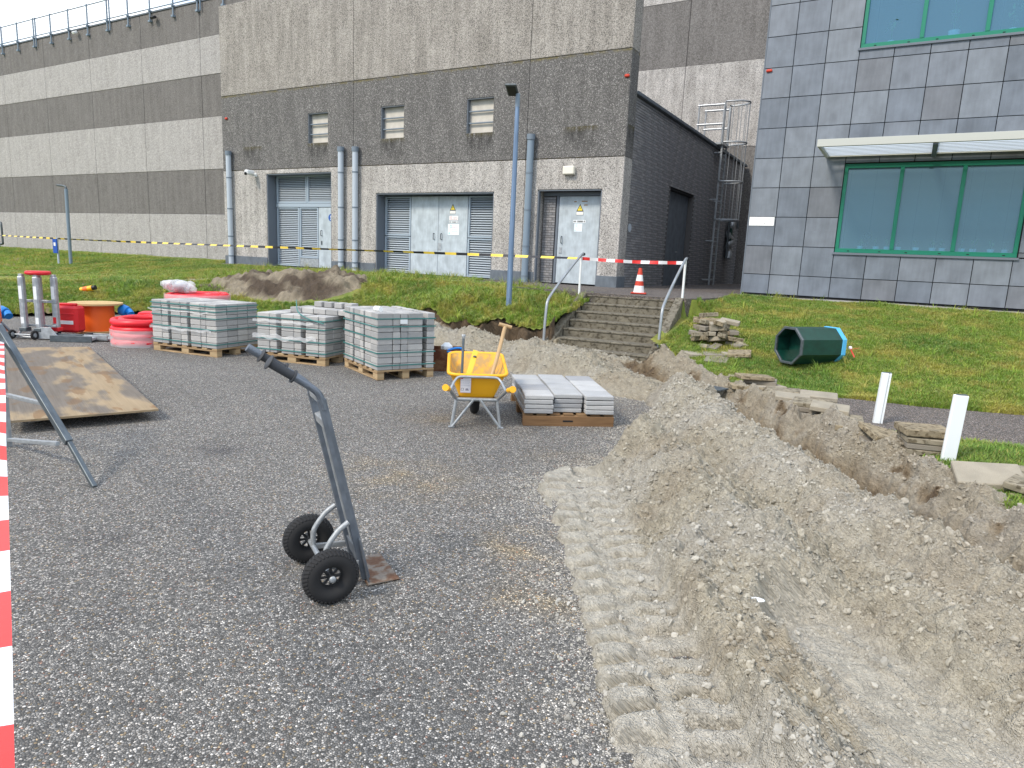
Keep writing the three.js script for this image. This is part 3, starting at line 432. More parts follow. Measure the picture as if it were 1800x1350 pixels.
const lines = (x, rows, color) => { x.fillStyle = color; for (const [a, b, y, hh] of rows) { let p = a; const R = mulberry(Math.floor(y * 7 + a)); while (p < b) { const l = 6 + R() * 16; x.fillRect(p, y, Math.min(l, b - p), hh); p += l + 5; } } };
const drawNotice = (x, w, h) => { x.fillStyle = '#e6f0f6'; x.fillRect(0, 0, w, h); x.strokeStyle = '#3f9b8d'; x.lineWidth = 5; x.strokeRect(w * 0.2, h * 0.14, w * 0.13, h * 0.22); lines(x, [[w * 0.38, w * 0.8, h * 0.3, 6]], '#c05a62'); lines(x, [[w * 0.38, w * 0.85, h * 0.52, 5], [w * 0.38, w * 0.85, h * 0.66, 5]], '#7d8b93'); x.fillStyle = '#7ed0c4'; x.beginPath(); x.arc(w * 0.13, h * 0.84, 13, 0, 7); x.fill(); };
const drawStrip = (x, w, h) => { x.fillStyle = '#e8ecee'; x.fillRect(0, 0, w, h); lines(x, [[8, w * 0.25, h * 0.25, h * 0.5], [w * 0.34, w * 0.78, h * 0.2, h * 0.6], [w * 0.86, w * 0.95, h * 0.2, h * 0.6]], '#2a2d30'); };
const drawRedNotice = (x, w, h) => { x.fillStyle = '#eee9e9'; x.fillRect(0, 0, w, h); x.strokeStyle = '#c65b5f'; x.lineWidth = 7; x.beginPath(); x.arc(w * 0.2, h * 0.4, h * 0.22, 0, 7); x.stroke(); lines(x, [[w * 0.45, w * 0.85, h * 0.25, 8], [w * 0.45, w * 0.9, h * 0.5, 8], [w * 0.1, w * 0.9, h * 0.78, 8]], '#8d6b6d'); };
const drawEar = (x, w, h) => { x.fillStyle = '#c5d4dc'; x.fillRect(0, 0, w, h); x.fillStyle = '#1c53a5'; x.beginPath(); x.arc(w / 2, h / 2, w * 0.49, 0, 7); x.fill(); x.fillStyle = '#dfe9f2'; x.beginPath(); x.arc(w / 2, h * 0.36, w * 0.15, 0, 7); x.fill(); x.fillRect(w * 0.42, h * 0.48, w * 0.16, h * 0.26); x.fillRect(w * 0.34, h * 0.72, w * 0.32, h * 0.1); x.fillStyle = '#1c53a5'; x.fillRect(w * 0.28, h * 0.28, w * 0.09, h * 0.2); x.fillRect(w * 0.63, h * 0.28, w * 0.09, h * 0.2); };

// ---------------------------------------------------------------- the plant building of grey aggregate panels
const FZ = -15.5;
{
  const B = thing('plant_building', 'grey aggregate panel building with louvred doors and small barred niches', 'building', [0, 0, 0]);
  const cols = [[-20.45, -14.615], [-14.605, -8.795], [-8.785, -6.14]];
  const panel = (x0, x1, y0, y1, hole, mat, name, notch, oy) => {
    const pts = notch ? [[x0, y0], [notch[0], y0], [notch[0], notch[2]], [notch[1], notch[2]], [notch[1], y0], [x1, y0], [x1, y1], [x0, y1]] : [[x0, y0], [x1, y0], [x1, y1], [x0, y1]];
    let g = extrude(pts, 0.5, hole.map(h => [[h[0], h[2]], [h[0], h[3]], [h[1], h[3]], [h[1], h[2]]]), 0.012); g.translate(0, 0, FZ - 0.5);
    const s = 1 / WALL, v = mat === M.dark ? 1 / 2.9 : s; g = boxUV(g, 1); const uv = g.attributes.uv; for (let i = 0; i < uv.count; i++) uv.setXY(i, (uv.getX(i) - x0) * s, (uv.getY(i) - oy) * v); return part(name, g, mat, B);
  };
  const notches = [[-18.35, -15.5, 4.0], [-13.72, -9.7, 3.36], [-8.4, -6.66, 3.4]];
  const niches = [[[-16.45, -15.63, 4.86, 5.72]], [[-13.56, -12.74, 4.86, 5.72], [-10.63, -9.81, 4.86, 5.72]], []];
  cols.forEach(([a, b], i) => {
    panel(a, b, 1.0, 4.13, [], M.light, 'lower_panel', notches[i], 1 - i * 1.3); panel(a, b, 4.142, 6.492, niches[i], M.dark, 'middle_panel', null, 4.142); panel(a, b, 6.504, 9.25, [], M.upper, 'upper_panel', null, 3 + i * 0.9);
    for (const [x0, x1, y0, y1] of niches[i]) {
      const n = part('niche', bx(x0 - 0.05, x1 + 0.05, y0 - 0.05, y1 + 0.05, FZ - 0.24, FZ - 0.14), std({ map: concT, color: rgb(232, 229, 220) }), B, 'pale recessed niche'); for (const t of [0.36, 0.7]) part('niche_bar', bx(x0 + 0.02, x1 - 0.02, y0 + (y1 - y0) * (1 - t) - 0.016, y0 + (y1 - y0) * (1 - t) + 0.016, FZ - 0.10, FZ - 0.06), M.pipeCap, n);
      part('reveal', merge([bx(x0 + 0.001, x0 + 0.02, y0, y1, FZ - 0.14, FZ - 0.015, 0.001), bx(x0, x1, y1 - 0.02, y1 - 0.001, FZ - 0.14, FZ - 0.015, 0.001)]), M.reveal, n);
    }
  });
  // plinths
  for (const [a, b] of [[-20.46, -18.36], [-15.49, -13.73], [-9.69, -8.41], [-6.65, -6.13]]) part('plinth', boxUV(bx(a, b, 0.9, 1.36, FZ - 0.3, FZ + 0.02, 0.006)), M.plinth, B);
  part('plinth', boxUV(bx(-6.16, -6.12, 0.9, 1.36, FZ - 0.52, FZ + 0.019, 0.006)), M.plinth, B);
  part('core_wall', bx(-20.4, -6.52, 0.5, 5.3, -28.3, FZ - 0.95, 0.01), M.mortar, B);
  part('core_wall', bx(-20.4, -6.52, 4.0, 5.3, FZ - 0.94, FZ - 0.505, 0.01), M.mortar, B);
  // opening 1: louvres and a door
  const louvre = (x0, x1, y0, y1, z, n, name = 'louvre') => {
    const L = part(name, merge([bx(x0, x0 + 0.05, y0, y1, z - 0.06, z), bx(x1 - 0.05, x1, y0, y1, z - 0.06, z), bx(x0 + 0.05, x1 - 0.05, y0, y0 + 0.05, z - 0.06, z), bx(x0 + 0.05, x1 - 0.05, y1 - 0.04, y1, z - 0.06, z)]), M.frameGrey, B);
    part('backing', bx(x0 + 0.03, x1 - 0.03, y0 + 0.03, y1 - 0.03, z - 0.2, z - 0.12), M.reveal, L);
    const p = (y1 - y0 - 0.09) / n, w = x1 - x0 - 0.102, geo = cbox(w, 0.006, p * 0.92, 0.001).rotateX(0.72); for (let i = 0; i < n; i++) { const s = part('slat', geo, M.slat, L); s.position.set((x0 + x1) / 2, y0 + 0.05 + p * (i + 0.5), z - 0.045); }
    return L;
  };
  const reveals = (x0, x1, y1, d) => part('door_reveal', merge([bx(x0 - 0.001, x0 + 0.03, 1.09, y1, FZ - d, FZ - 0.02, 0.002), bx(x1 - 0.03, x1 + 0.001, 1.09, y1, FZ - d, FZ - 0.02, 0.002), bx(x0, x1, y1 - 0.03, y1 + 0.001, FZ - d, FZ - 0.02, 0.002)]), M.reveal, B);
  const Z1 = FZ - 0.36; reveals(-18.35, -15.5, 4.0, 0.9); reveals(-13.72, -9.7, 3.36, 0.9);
  louvre(-18.3, -16.92, 3.12, 3.97, Z1, 14); louvre(-16.9, -15.53, 3.12, 3.97, Z1, 14); part('transom', bx(-18.3, -15.53, 3.0, 3.11, Z1 - 0.08, Z1 + 0.02), M.frameGrey, B);
  louvre(-18.3, -17.27, 1.12, 2.99, Z1, 30); louvre(-17.25, -16.42, 1.4, 2.99, Z1, 26); part('kick_plate', bx(-17.25, -16.42, 1.12, 1.39, Z1 - 0.05, Z1 - 0.002), M.alu, B);
  const leaf = (x0, x1, y1, z, hx, signs) => {
    const d = part('door', bx(x0, x1, 1.12, y1, z - 0.05, z), M.doorGrey, B); part('handle', merge([tube([[hx, 2.28, z], [hx, 2.28, z + 0.05], [hx, 2.12, z + 0.05], [hx, 2.12, z]], 0.011, 8, 0.05, 24)]), M.galvDark, d); return d;
  };
  const d1 = leaf(-16.4, -15.53, 2.99, Z1, -16.26); part('lock', bx(-16.3, -16.24, 1.84, 1.96, Z1, Z1 + 0.012), M.galvDark, d1);
  { const g = new THREE.CircleGeometry(0.115, 28); part('safety_sign', plain(T(g, -15.86, 2.68, Z1 + 0.004)), std({ map: canvasTex(128, 128, drawEar), roughness: 0.4 }), d1, 'blue round ear protection sign'); }
  // opening 2: louvre, double door, louvre
  louvre(-13.68, -12.72, 1.12, 2.17, Z1, 15); louvre(-13.68, -12.72, 2.19, 3.3, Z1, 16); louvre(-10.72, -9.74, 1.12, 2.17, Z1, 15); louvre(-10.72, -9.74, 2.19, 3.3, Z1, 16);
  const d2 = leaf(-12.7, -11.735, 3.3, Z1, -11.86), d3 = leaf(-11.725, -10.74, 3.3, Z1, -11.6);
  part('lock', bx(-11.72, -11.61, 1.82, 2.02, Z1, Z1 + 0.01), M.alu, d3); part('seam', bx(-11.33, -11.32, 3.18, 3.29, Z1, Z1 + 0.004, 0.001), M.frameGrey, d3);
  plate('warning_sign', 0.2, 0.28, -11.24, 2.96, Z1 + 0.006, d3, drawWarn); plate('notice', 0.3, 0.12, -11.2, 2.71, Z1 + 0.006, d3, drawRedNotice); plate('number_strip', 0.3, 0.05, -11.2, 2.6, Z1 + 0.006, d3, drawStrip); plate('notice', 0.38, 0.3, -11.2, 2.4, Z1 + 0.006, d3, drawNotice);
  // opening 3: brick pier and single door
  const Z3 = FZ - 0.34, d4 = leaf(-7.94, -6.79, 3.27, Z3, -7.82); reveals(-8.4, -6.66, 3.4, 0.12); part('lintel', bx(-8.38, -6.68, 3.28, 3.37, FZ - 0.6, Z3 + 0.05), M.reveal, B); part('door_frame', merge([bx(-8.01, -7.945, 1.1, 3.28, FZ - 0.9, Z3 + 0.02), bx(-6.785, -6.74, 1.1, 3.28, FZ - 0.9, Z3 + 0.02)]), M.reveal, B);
  part('lock', bx(-7.88, -7.8, 1.86, 2.02, Z3, Z3 + 0.012), M.alu, d4); plate('warning_sign', 0.2, 0.28, -7.36, 2.95, Z3 + 0.006, d4, drawWarn); plate('number_strip', 0.34, 0.07, -7.36, 2.66, Z3 + 0.006, d4, drawStrip); plate('notice', 0.22, 0.2, -7.38, 2.51, Z3 + 0.006, d4, drawNotice);
  part('rust_stain', merge([[-7.5, 3.14, 0.07], [-7.25, 3.15, 0.16], [-7.22, 3.06, 0.12]].map(([x, y, w]) => bx(x - w / 2, x + w / 2, y - 0.012, y + 0.012, Z3, Z3 + 0.0015, 0.0005))), std({ color: rgb(142, 112, 74), roughness: 1 }), d4, 'brown glue smears');
  { // bricks of the pier beside the door and on its far jamb
    const pier = part('brick_pier', bx(-8.37, -8.03, 1.1, 3.27, FZ - 0.9, FZ - 0.31), M.mortar, B), ge = cbox(0.162, 0.051, 0.1, 0.002), gh = cbox(0.076, 0.051, 0.1, 0.002);
    for (let k = 0; k < 34; k++) { const y = 1.135 + k * 0.0632, off = k % 2; const ws = off ? [[-8.33, gh], [-8.2, ge], [-8.07, gh]] : [[-8.285, ge], [-8.113, ge]]; for (const [x, g] of ws) part('brick', g, M.brick[Math.floor(rnd() * 4)], pier).position.set(x, y, FZ - 0.352 + rr(0, 0.004)); }
    const jamb = part('brick_jamb', bx(-6.735, -6.67, 1.1, 3.27, FZ - 0.9, FZ - 0.34), M.mortar, B), gj = cbox(0.06, 0.051, 0.1, 0.002); for (let k = 0; k < 34; k++) part('brick', gj, M.brick[Math.floor(rnd() * 4)], jamb).position.set(-6.7, 1.135 + k * 0.0632, FZ - 0.376);
  }
  // downpipes
  const pipe = (x, y1, r, mat, hoops) => { const p = part('downpipe', merge([rod([x, 1.02, FZ + r + 0.03], [x, y1 - 0.12, FZ + r + 0.03], r, 20)]), mat, B); part('pipe_cap', rod([x, y1 - 0.13, FZ + r + 0.03], [x, y1, FZ + r + 0.03], r * 1.22, 20), M.pipeCap, p); for (const h of hoops) part('pipe_bracket', merge([rod([x, h - 0.02, FZ + r + 0.03], [x, h + 0.02, FZ + r + 0.03], r * 1.1, 20), bx(x - 0.02, x + 0.02, h - 0.015, h + 0.015, FZ - 0.01, FZ + 0.04)]), M.pipeCap, p); };
  pipe(-20.02, 4.75, 0.085, M.pipe, [3.9, 2.9, 2.0, 1.35]); pipe(-14.99, 4.68, 0.085, M.pipe, [3.95, 2.95, 2.0, 1.35, 1.2]); pipe(-14.42, 4.66, 0.085, M.pipe, [3.95, 2.95, 2.0, 1.35, 1.2]); pipe(-8.6, 4.72, 0.088, M.pipeDark, [3.8, 2.9, 2.0, 1.25]);
  // brick side wall
  const X = -6.2, side = part('side_wall', merge([bx(X - 0.3, X, 0.9, 5.6, -28.3, -21.62, 0.002), bx(X - 0.3, X, 0.9, 5.6, -19.28, FZ - 0.5, 0.002), bx(X - 0.3, X, 3.88, 5.6, -21.62, -19.28, 0.002)]), M.mortar, B);
  part('parapet_cap', bx(-6.55, -6.1, 5.6, 5.68, -28.3, FZ - 0.49, 0.006), M.plinth, B); part('roof', bx(-20, -6.5, 5.3, 5.5, -28.3, FZ - 0.96, 0.01), M.mortar, B);
  const list = []; for (let k = 0; k < 71; k++) { const y = 1.12 + k * 0.0632; for (let m = 0; m < 60; m++) { const z = FZ - 0.5 - 0.105 - (m + (k % 2) * 0.5) * 0.2135; if (z < -28.2) continue; if (z < -19.2 && z > -21.7 && y < 3.9) continue; list.push([y, z]); } }
  list.sort((p, q) => q[1] - p[1]); const bg = cbox(0.05, 0.052, 0.204, 0.002), rest = []; list.forEach(([y, z], i) => { if (i < 300) part('brick', bg, M.brick[Math.floor(rnd() * 4)], side).position.set(X - 0.012 + rr(0, 0.004), y, z); else rest.push(T(new THREE.BoxGeometry(0.05, 0.052, 0.204), X - 0.012 + rr(0, 0.004), y, z)); });
  for (let v = 0; v < 4; v++) part('brickwork', boxUV(merge(rest.filter((_, i) => (i * 7919 >> 2) % 4 === v))), M.brick[v], side).userData.kind = 'stuff';
  // steel door in the side wall
  const sd = part('side_door', bx(X - 0.2, X - 0.15, 1.06, 3.86, -20.86, -19.3), M.plinth, B); part('side_door', bx(X - 0.2, X - 0.15, 1.06, 3.86, -21.6, -20.88), M.plinth, B); part('handle', merge([rod([X - 0.15, 2.1, -20.7], [X - 0.09, 2.1, -20.7], 0.012), rod([X - 0.09, 2.1, -20.7], [X - 0.09, 2.1, -20.55], 0.01)]), M.alu, sd); part('door_lintel', bx(X - 0.25, X - 0.02, 3.8, 3.9, -21.62, -19.28), M.joint, B);
  { const g = new THREE.CylinderGeometry(0.1, 0.1, 0.02, 24).rotateZ(Math.PI / 2); part('round_sign', plain(T(g, X + 0.02, 2.55, FZ - 0.75)), M.pipe, B, 'pale blue round sign'); }
}
{ // wall lamp and security camera
  const l = thing('wall_lamp', 'cream box lamp on the wall above the single grey door', 'wall lamp', [-7.53, 3.84, FZ]); part('lamp_body', T(cbox(0.3, 0.2, 0.12, 0.02), 0, 0, 0.07), M.cream, l); part('mount', T(cbox(0.26, 0.16, 0.02, 0.004), 0, 0, 0.004), M.plinth, l);
  const c = thing('security_camera', 'small white security camera beside the louvred door', 'camera', [-18.85, 3.98, FZ]); part('housing', T(cbox(0.16, 0.14, 0.3, 0.03), 0, 0.05, 0.24), M.white, c); part('lens', rod([0, 0.02, 0.38], [0.02, -0.02, 0.41], 0.045, 14), M.black, c); part('arm', merge([rod([0, 0, 0], [0, -0.04, 0.16], 0.025), T(cbox(0.12, 0.12, 0.03), 0, 0, 0.01)]), M.white, c);
  for (const [x, y] of [[-6.22, 5.9], [-20.2, 5.8]]) { const a = thing('marker_tab', x > -10 ? 'small red plastic tab on the dark panel by the building corner' : 'small red plastic tab on the dark panel next to the banded hall', 'marker', [x, y, FZ]); part('tab', T(cbox(0.12, 0.07, 0.05, 0.02), 0, 0, 0.02), M.coneRed, a); }
}
// ---------------------------------------------------------------- banded hall behind on the left, and its roof fence
{
  const H = thing('banded_hall', 'long windowless hall with light and dark concrete bands', 'building'), Z = -17, ys = [0.6, 2.82, 4.46, 6.31, 7.77, 9.07, 10.27];
  const xs = [-60, -56.2, -52.55, -48.9, -45.25, -41.6, -37.95, -34.3, -30.7, -27.1, -23.5, -19.85, -16.2];
  for (let i = 0; i < xs.length - 1; i++) for (let k = 0; k < 6; k++) { if (xs[i] > -20 && k < 5) continue; part('wall_panel', boxUV(bx(xs[i] + 0.008, xs[i + 1] - 0.008, ys[k] + 0.002, ys[k + 1] - 0.002, Z - 0.25, Z + (k % 2 ? 0 : 0.012), 0.01), 1 / 3.6, rnd(), rnd()), k % 2 ? M.hallDark : M.hallLight, H); }
  part('core_wall', bx(-59.9, -16.3, 0.5, 10.2, -40, Z - 0.2, 0.01), M.mortar, H); part('coping', bx(-60, -16.2, 10.27, 10.33, Z - 0.4, Z + 0.03), M.plinth, H);
  const F = thing('roof_fence', 'grey steel mesh fence along the roof edge of the banded hall', 'fence'); const wires = [];
  for (let k = 0; k < 30; k++) { const x = -59 + k * 1.42, dbl = k % 4 === 1; const p = part('post', merge([bx(x - 0.022, x + 0.022, 9.95, 11.15, Z + 0.04, Z + 0.085), ...(dbl ? [bx(x + 0.15, x + 0.19, 9.95, 11.15, Z + 0.04, Z + 0.085)] : [])]), M.pipeDark, F); part('bracket', merge([bx(x - 0.06, x + 0.06, 9.93, 10.0, Z + 0.01, Z + 0.12), bx(x - 0.04, x + 0.04, 10.3, 10.36, Z - 0.1, Z + 0.12)]), M.pipeDark, p); }
  for (const y of [11.12, 10.42]) part('rail', rod([-59, y, Z + 0.02], [-16.4, y, Z + 0.02], 0.022, 8), M.pipeDark, F);
  for (let x = -45; x < -20; x += 0.1) wires.push(T(new THREE.BoxGeometry(0.006, 0.72, 0.006), x, 10.77, Z + 0.015)); for (let y = 10.5; y < 11.1; y += 0.15) wires.push(T(new THREE.BoxGeometry(26, 0.006, 0.006), -33, y, Z + 0.015)); part('mesh_wires', merge(wires), M.frameGrey, F).userData.kind = 'stuff';
  for (const [x, y, w] of [[-26.0, 10.05, 0.22], [-31.4, 10.15, 0.2]]) { const f = thing('flood_light', x > -28 ? 'black flood light under the roof edge near the aggregate building' : 'pale flood light under the roof edge of the banded hall', 'flood light', [x, y, Z + 0.02]); part('lamp_head', T(cbox(w, 0.1, 0.16, 0.02).rotateX(0.5), 0, -0.02, 0.14), x > -28 ? M.black : M.white, f); part('bracket', bar([0, 0.04, 0], [0, 0, 0.12], 0.04, 0.03), M.galvDark, f); }
}
{ // hall behind the brick wall
  const H = thing('rear_hall', 'tall banded concrete hall rising behind the brick wall and ladder', 'building'), Z = -28.4, ys = [0.8, 6.4, 9.57, 12.03, 15.5], xs = [-24, -20, -16.2, -12.5, -8.92, -5.3, -1.6, 2, 6];
  for (let i = 0; i < xs.length - 1; i++) for (let k = 0; k < 4; k++) part('wall_panel', boxUV(bx(xs[i] + 0.008, xs[i + 1] - 0.008, ys[k] + 0.002, ys[k + 1] - 0.002, Z - 0.25, Z + (k % 2 ? 0.012 : 0), 0.01), 1 / WALL, rnd(), rnd()), k % 2 ? M.light : M.hallDark, H);
  part('core_wall', bx(-24, 6, 0.5, 15.4, -45, Z - 0.2, 0.01), M.mortar, H);
}
// ---------------------------------------------------------------- the office of dark grey panels
{
  const O = thing('office_building', 'office clad in dark grey square panels with green window frames', 'building');
  const xs = [-3.2, -2.65, -2.05, -1.45, -0.85, -0.25, 0.35, 0.95, 1.55, 2.15, 2.75, 3.35, 3.95], ys = [1.17, 1.58, 2.18, 2.78, 3.38, 3.98, 4.58, 5.175, 5.77, 6.37, 6.97, 7.57, 8.17, 8.77];
  const wins = [[-1.45, 1.6, 2.09, 3.83], [-1.45, 3.95, 5.98, 7.72]], gap = 0.0065;
  for (let i = 0; i < xs.length - 1; i++) for (let k = 0; k < ys.length - 1; k++) {
    let x0 = xs[i], x1 = xs[i + 1], y0 = ys[k], y1 = ys[k + 1], parts = [[x0, x1, y0, y1]];
    for (const w of wins) parts = parts.flatMap(([a, b, c, d]) => { if (b <= w[0] + 0.01 || a >= w[1] - 0.01 || d <= w[2] + 0.01 || c >= w[3] - 0.01) return [[a, b, c, d]]; const o = []; if (c < w[2] - 0.03) o.push([a, b, c, w[2] - 0.01]); if (d > w[3] + 0.03) o.push([a, b, w[3] + 0.01, d]); if (b > w[1] + 0.05) o.push([w[1] + 0.01, b, Math.max(c, w[2]), Math.min(d, w[3])]); return o; });
    for (const [a, b, c, d] of parts) { const p = part('cladding_panel', boxUV(cbox(b - a - 2 * gap, d - c - 2 * gap, 0.02, 0.002), 0.7, rnd(), rnd()), M.panel[Math.floor(rnd() * 5)], O); p.position.set((a + b) / 2, (c + d) / 2, FZ - 0.01 + rr(-0.0015, 0.0015)); }
  }
  const frame = [[-3.2, 1.05], [3.98, 1.05], [3.98, 8.8], [-3.2, 8.8]], holes = wins.map(w => [[w[0], w[2]], [w[0], w[3]], [w[1], w[3]], [w[1], w[2]]]);
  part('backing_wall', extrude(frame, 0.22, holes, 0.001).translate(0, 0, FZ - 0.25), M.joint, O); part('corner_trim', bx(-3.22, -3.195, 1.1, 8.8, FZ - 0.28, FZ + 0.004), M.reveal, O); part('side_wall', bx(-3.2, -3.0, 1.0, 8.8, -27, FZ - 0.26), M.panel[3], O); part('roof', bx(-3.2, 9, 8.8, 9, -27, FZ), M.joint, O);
  part('room_shell', merge([bx(-2.9, 9, 1.0, 1.5, FZ - 5, FZ - 0.27), bx(-2.9, 9, 4.4, 5.6, FZ - 5, FZ - 0.27), bx(-2.9, 9, 8.3, 8.7, FZ - 5, FZ - 0.27), bx(-2.9, 9, 1, 8.7, FZ - 5.2, FZ - 5.01), bx(-3, -2.9, 1, 8.7, FZ - 5, FZ - 0.27), bx(9, 9.1, 1, 8.7, FZ - 5, FZ - 0.27), bx(3.98, 9, 1, 8.7, FZ - 0.26, FZ - 0.1)]), M.room, O);
  const dx = (w) => w[1] > 2 ? [-1.45, -0.43, 0.59, 1.61, 2.63, 3.95] : [-1.45, -0.43, 0.59, 1.6];
  for (const w of wins) {
    const m = dx(w), W = part('window', merge([bx(w[0] + 0.002, w[1] - 0.002, w[2] + 0.002, w[2] + 0.085, FZ - 0.12, FZ - 0.035), bx(w[0] + 0.002, w[1] - 0.002, w[3] - 0.085, w[3] - 0.002, FZ - 0.12, FZ - 0.035), bx(w[0] + 0.002, w[0] + 0.07, w[2] + 0.085, w[3] - 0.085, FZ - 0.12, FZ - 0.035), bx(w[1] - 0.07, w[1] - 0.002, w[2] + 0.085, w[3] - 0.085, FZ - 0.12, FZ - 0.035)]), M.green, O);
    for (let k = 1; k < m.length - 1; k++) part('mullion', bx(m[k] - 0.035, m[k] + 0.035, w[2] + 0.086, w[3] - 0.086, FZ - 0.118, FZ - 0.03), M.green, W);
    for (let k = 0; k < m.length - 1; k++) { part('pane', plain(T(new THREE.PlaneGeometry(m[k + 1] - m[k] - 0.05, w[3] - w[2] - 0.15), (m[k] + m[k + 1]) / 2, (w[2] + w[3]) / 2, FZ - 0.075)), M.glass, W); for (const t of [0.25, 0.8]) part('drain_cap', bx(lerp(m[k], m[k + 1], t) - 0.02, lerp(m[k], m[k + 1], t) + 0.02, w[2] + 0.03, w[2] + 0.045, FZ - 0.036, FZ - 0.03, 0.001), M.joint, W); }
    for (let k = 0; k < 8; k++) { const cx = lerp(w[0], w[1], (k + 0.2 + 0.7 * rnd()) / 8); part('blind_cord', bx(cx - 0.0022, cx + 0.0022, w[2] + 0.1, w[3] - 0.1, FZ - 0.2, FZ - 0.196, 0.0005), M.plinth, W); }
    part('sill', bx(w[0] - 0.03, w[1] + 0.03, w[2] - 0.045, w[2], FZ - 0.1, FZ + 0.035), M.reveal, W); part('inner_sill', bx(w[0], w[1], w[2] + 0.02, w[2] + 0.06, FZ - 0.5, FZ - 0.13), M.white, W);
  }
  // sun shade of slats over the lower window
  const S = part('sunshade', merge([bx(-1.82, 3.9, 3.93, 4.06, -14.03, -13.99), bx(-1.82, 3.9, 3.96, 4.05, FZ + 0.01, FZ + 0.05), bx(-1.82, -1.77, 3.94, 4.05, FZ + 0.05, -14.03)]), std({ color: rgb(186, 188, 182), roughness: 0.6 }), O, 'pale metal sunshade'); for (const x of [0.05, 1.9]) part('shade_arm', bx(x - 0.04, x + 0.04, 3.9, 4.04, FZ + 0.05, -14.03), M.reveal, S);
  const sg = cbox(5.64, 0.014, 0.075, 0.003).rotateX(0.45); for (let k = 0; k < 9; k++) part('shade_slat', sg, M.pipe, S).position.set(1.06, 3.985, FZ + 0.13 + k * 0.152);
  // things on the sills
  const pot = (x, y, kind, i) => {
    const labels = ['white plant pot with a small palm on the upper window sill', 'white plant pot with drooping leaves on the upper window sill', 'leafy plant on the upper window sill', 'white flower pot on the lower office window sill'];
    const p = thing('potted_plant', labels[kind], 'plant', [x, y, FZ - 0.26], rnd() * 6, kind === 3 ? 'pots on the lower window sill' : undefined); const r = kind === 1 ? 0.1 : 0.06; part('pot', lathe([[0, 0], [r * 0.7, 0], [r, r * 1.5], [r * 0.9, r * 1.5], [r * 0.8, r * 1.2], [0, r * 1.2]], 18), M.white, p);
    const lv = [], n = kind === 3 ? 5 : 12; for (let k = 0; k < n; k++) { const a = rnd() * 6.28, hh = kind === 0 ? rr(0.2, 0.34) : kind === 3 ? rr(0.08, 0.14) : rr(0.06, 0.4), d = rr(0.03, kind === 3 ? 0.06 : 0.2); const g = new THREE.PlaneGeometry(0.035, 0.1).rotateX(rr(0.3, 1.4)).rotateY(a); lv.push(T(g, Math.cos(a) * d, r * 1.5 + hh, Math.sin(a) * d * 0.5)); } part('leaves', merge(lv), M.leaf, p); part('stem', rod([0, r * 1.2, 0], [kind === 1 ? 0.15 : 0, r * 1.5 + (kind === 3 ? 0.08 : kind === 1 ? 0.5 : 0.25), 0], 0.006, 6), M.leaf, p);
  };
  pot(-0.95, 6.04, 0); pot(0.08, 6.04, 1); pot(0.98, 6.04, 2); for (const x of [-1.0, -0.72, -0.52, -0.33, -0.02, 0.26, 0.42, 0.74, 0.92, 1.2, 1.42]) pot(x, 2.15, 3);
  const fan = thing('desk_fan', 'black desk fan standing behind the lower office window', 'fan', [-0.9, 2.15, FZ - 0.24]); part('stand', merge([rod([0, 0, 0], [0.03, 0.24, 0], 0.012), rod([0, 0, 0], [0, 0.015, 0], 0.07, 18)]), M.black, fan); part('fan_head', lathe([[0, 0], [0.06, 0.005], [0.085, 0.03], [0.06, 0.06], [0, 0.07]], 18).rotateX(1.4).translate(0, 0.27, 0), M.black, fan);
}
{ // plate, tab, crumbs on the office wall
  const s = thing('wall_sign', 'white sign plate with small grey lines on the office corner', 'sign', [-2.93, 2.69, FZ + 0.006]); plate('sign_face', 0.51, 0.18, 0, 0, 0.004, s, (x, w, h) => { x.fillStyle = '#eef0ef'; x.fillRect(0, 0, w, h); lines(x, [[w * 0.1, w * 0.92, h * 0.26, 7], [w * 0.06, w * 0.94, h * 0.48, 7], [w * 0.3, w * 0.62, h * 0.7, 7]], '#9ba3a6'); x.fillStyle = '#555'; x.fillRect(w * 0.62, h * 0.68, 16, 12); }, undefined, 512);
  const a = thing('marker_tab', 'small red plastic tab on the office corner panels', 'marker', [-3.1, 5.72, FZ]); part('tab', T(cbox(0.12, 0.06, 0.04, 0.018), 0, 0, 0.02), M.coneRed, a);
  const b = thing('wall_vent', 'round grey vent cap on the wall behind the office corner', 'vent', [-6.17, 3.38, -27.9]); part('vent_cap', lathe([[0, 0.04], [0.1, 0.04], [0.17, 0.0]], 20).rotateZ(-Math.PI / 2), M.galvDark, b);
}
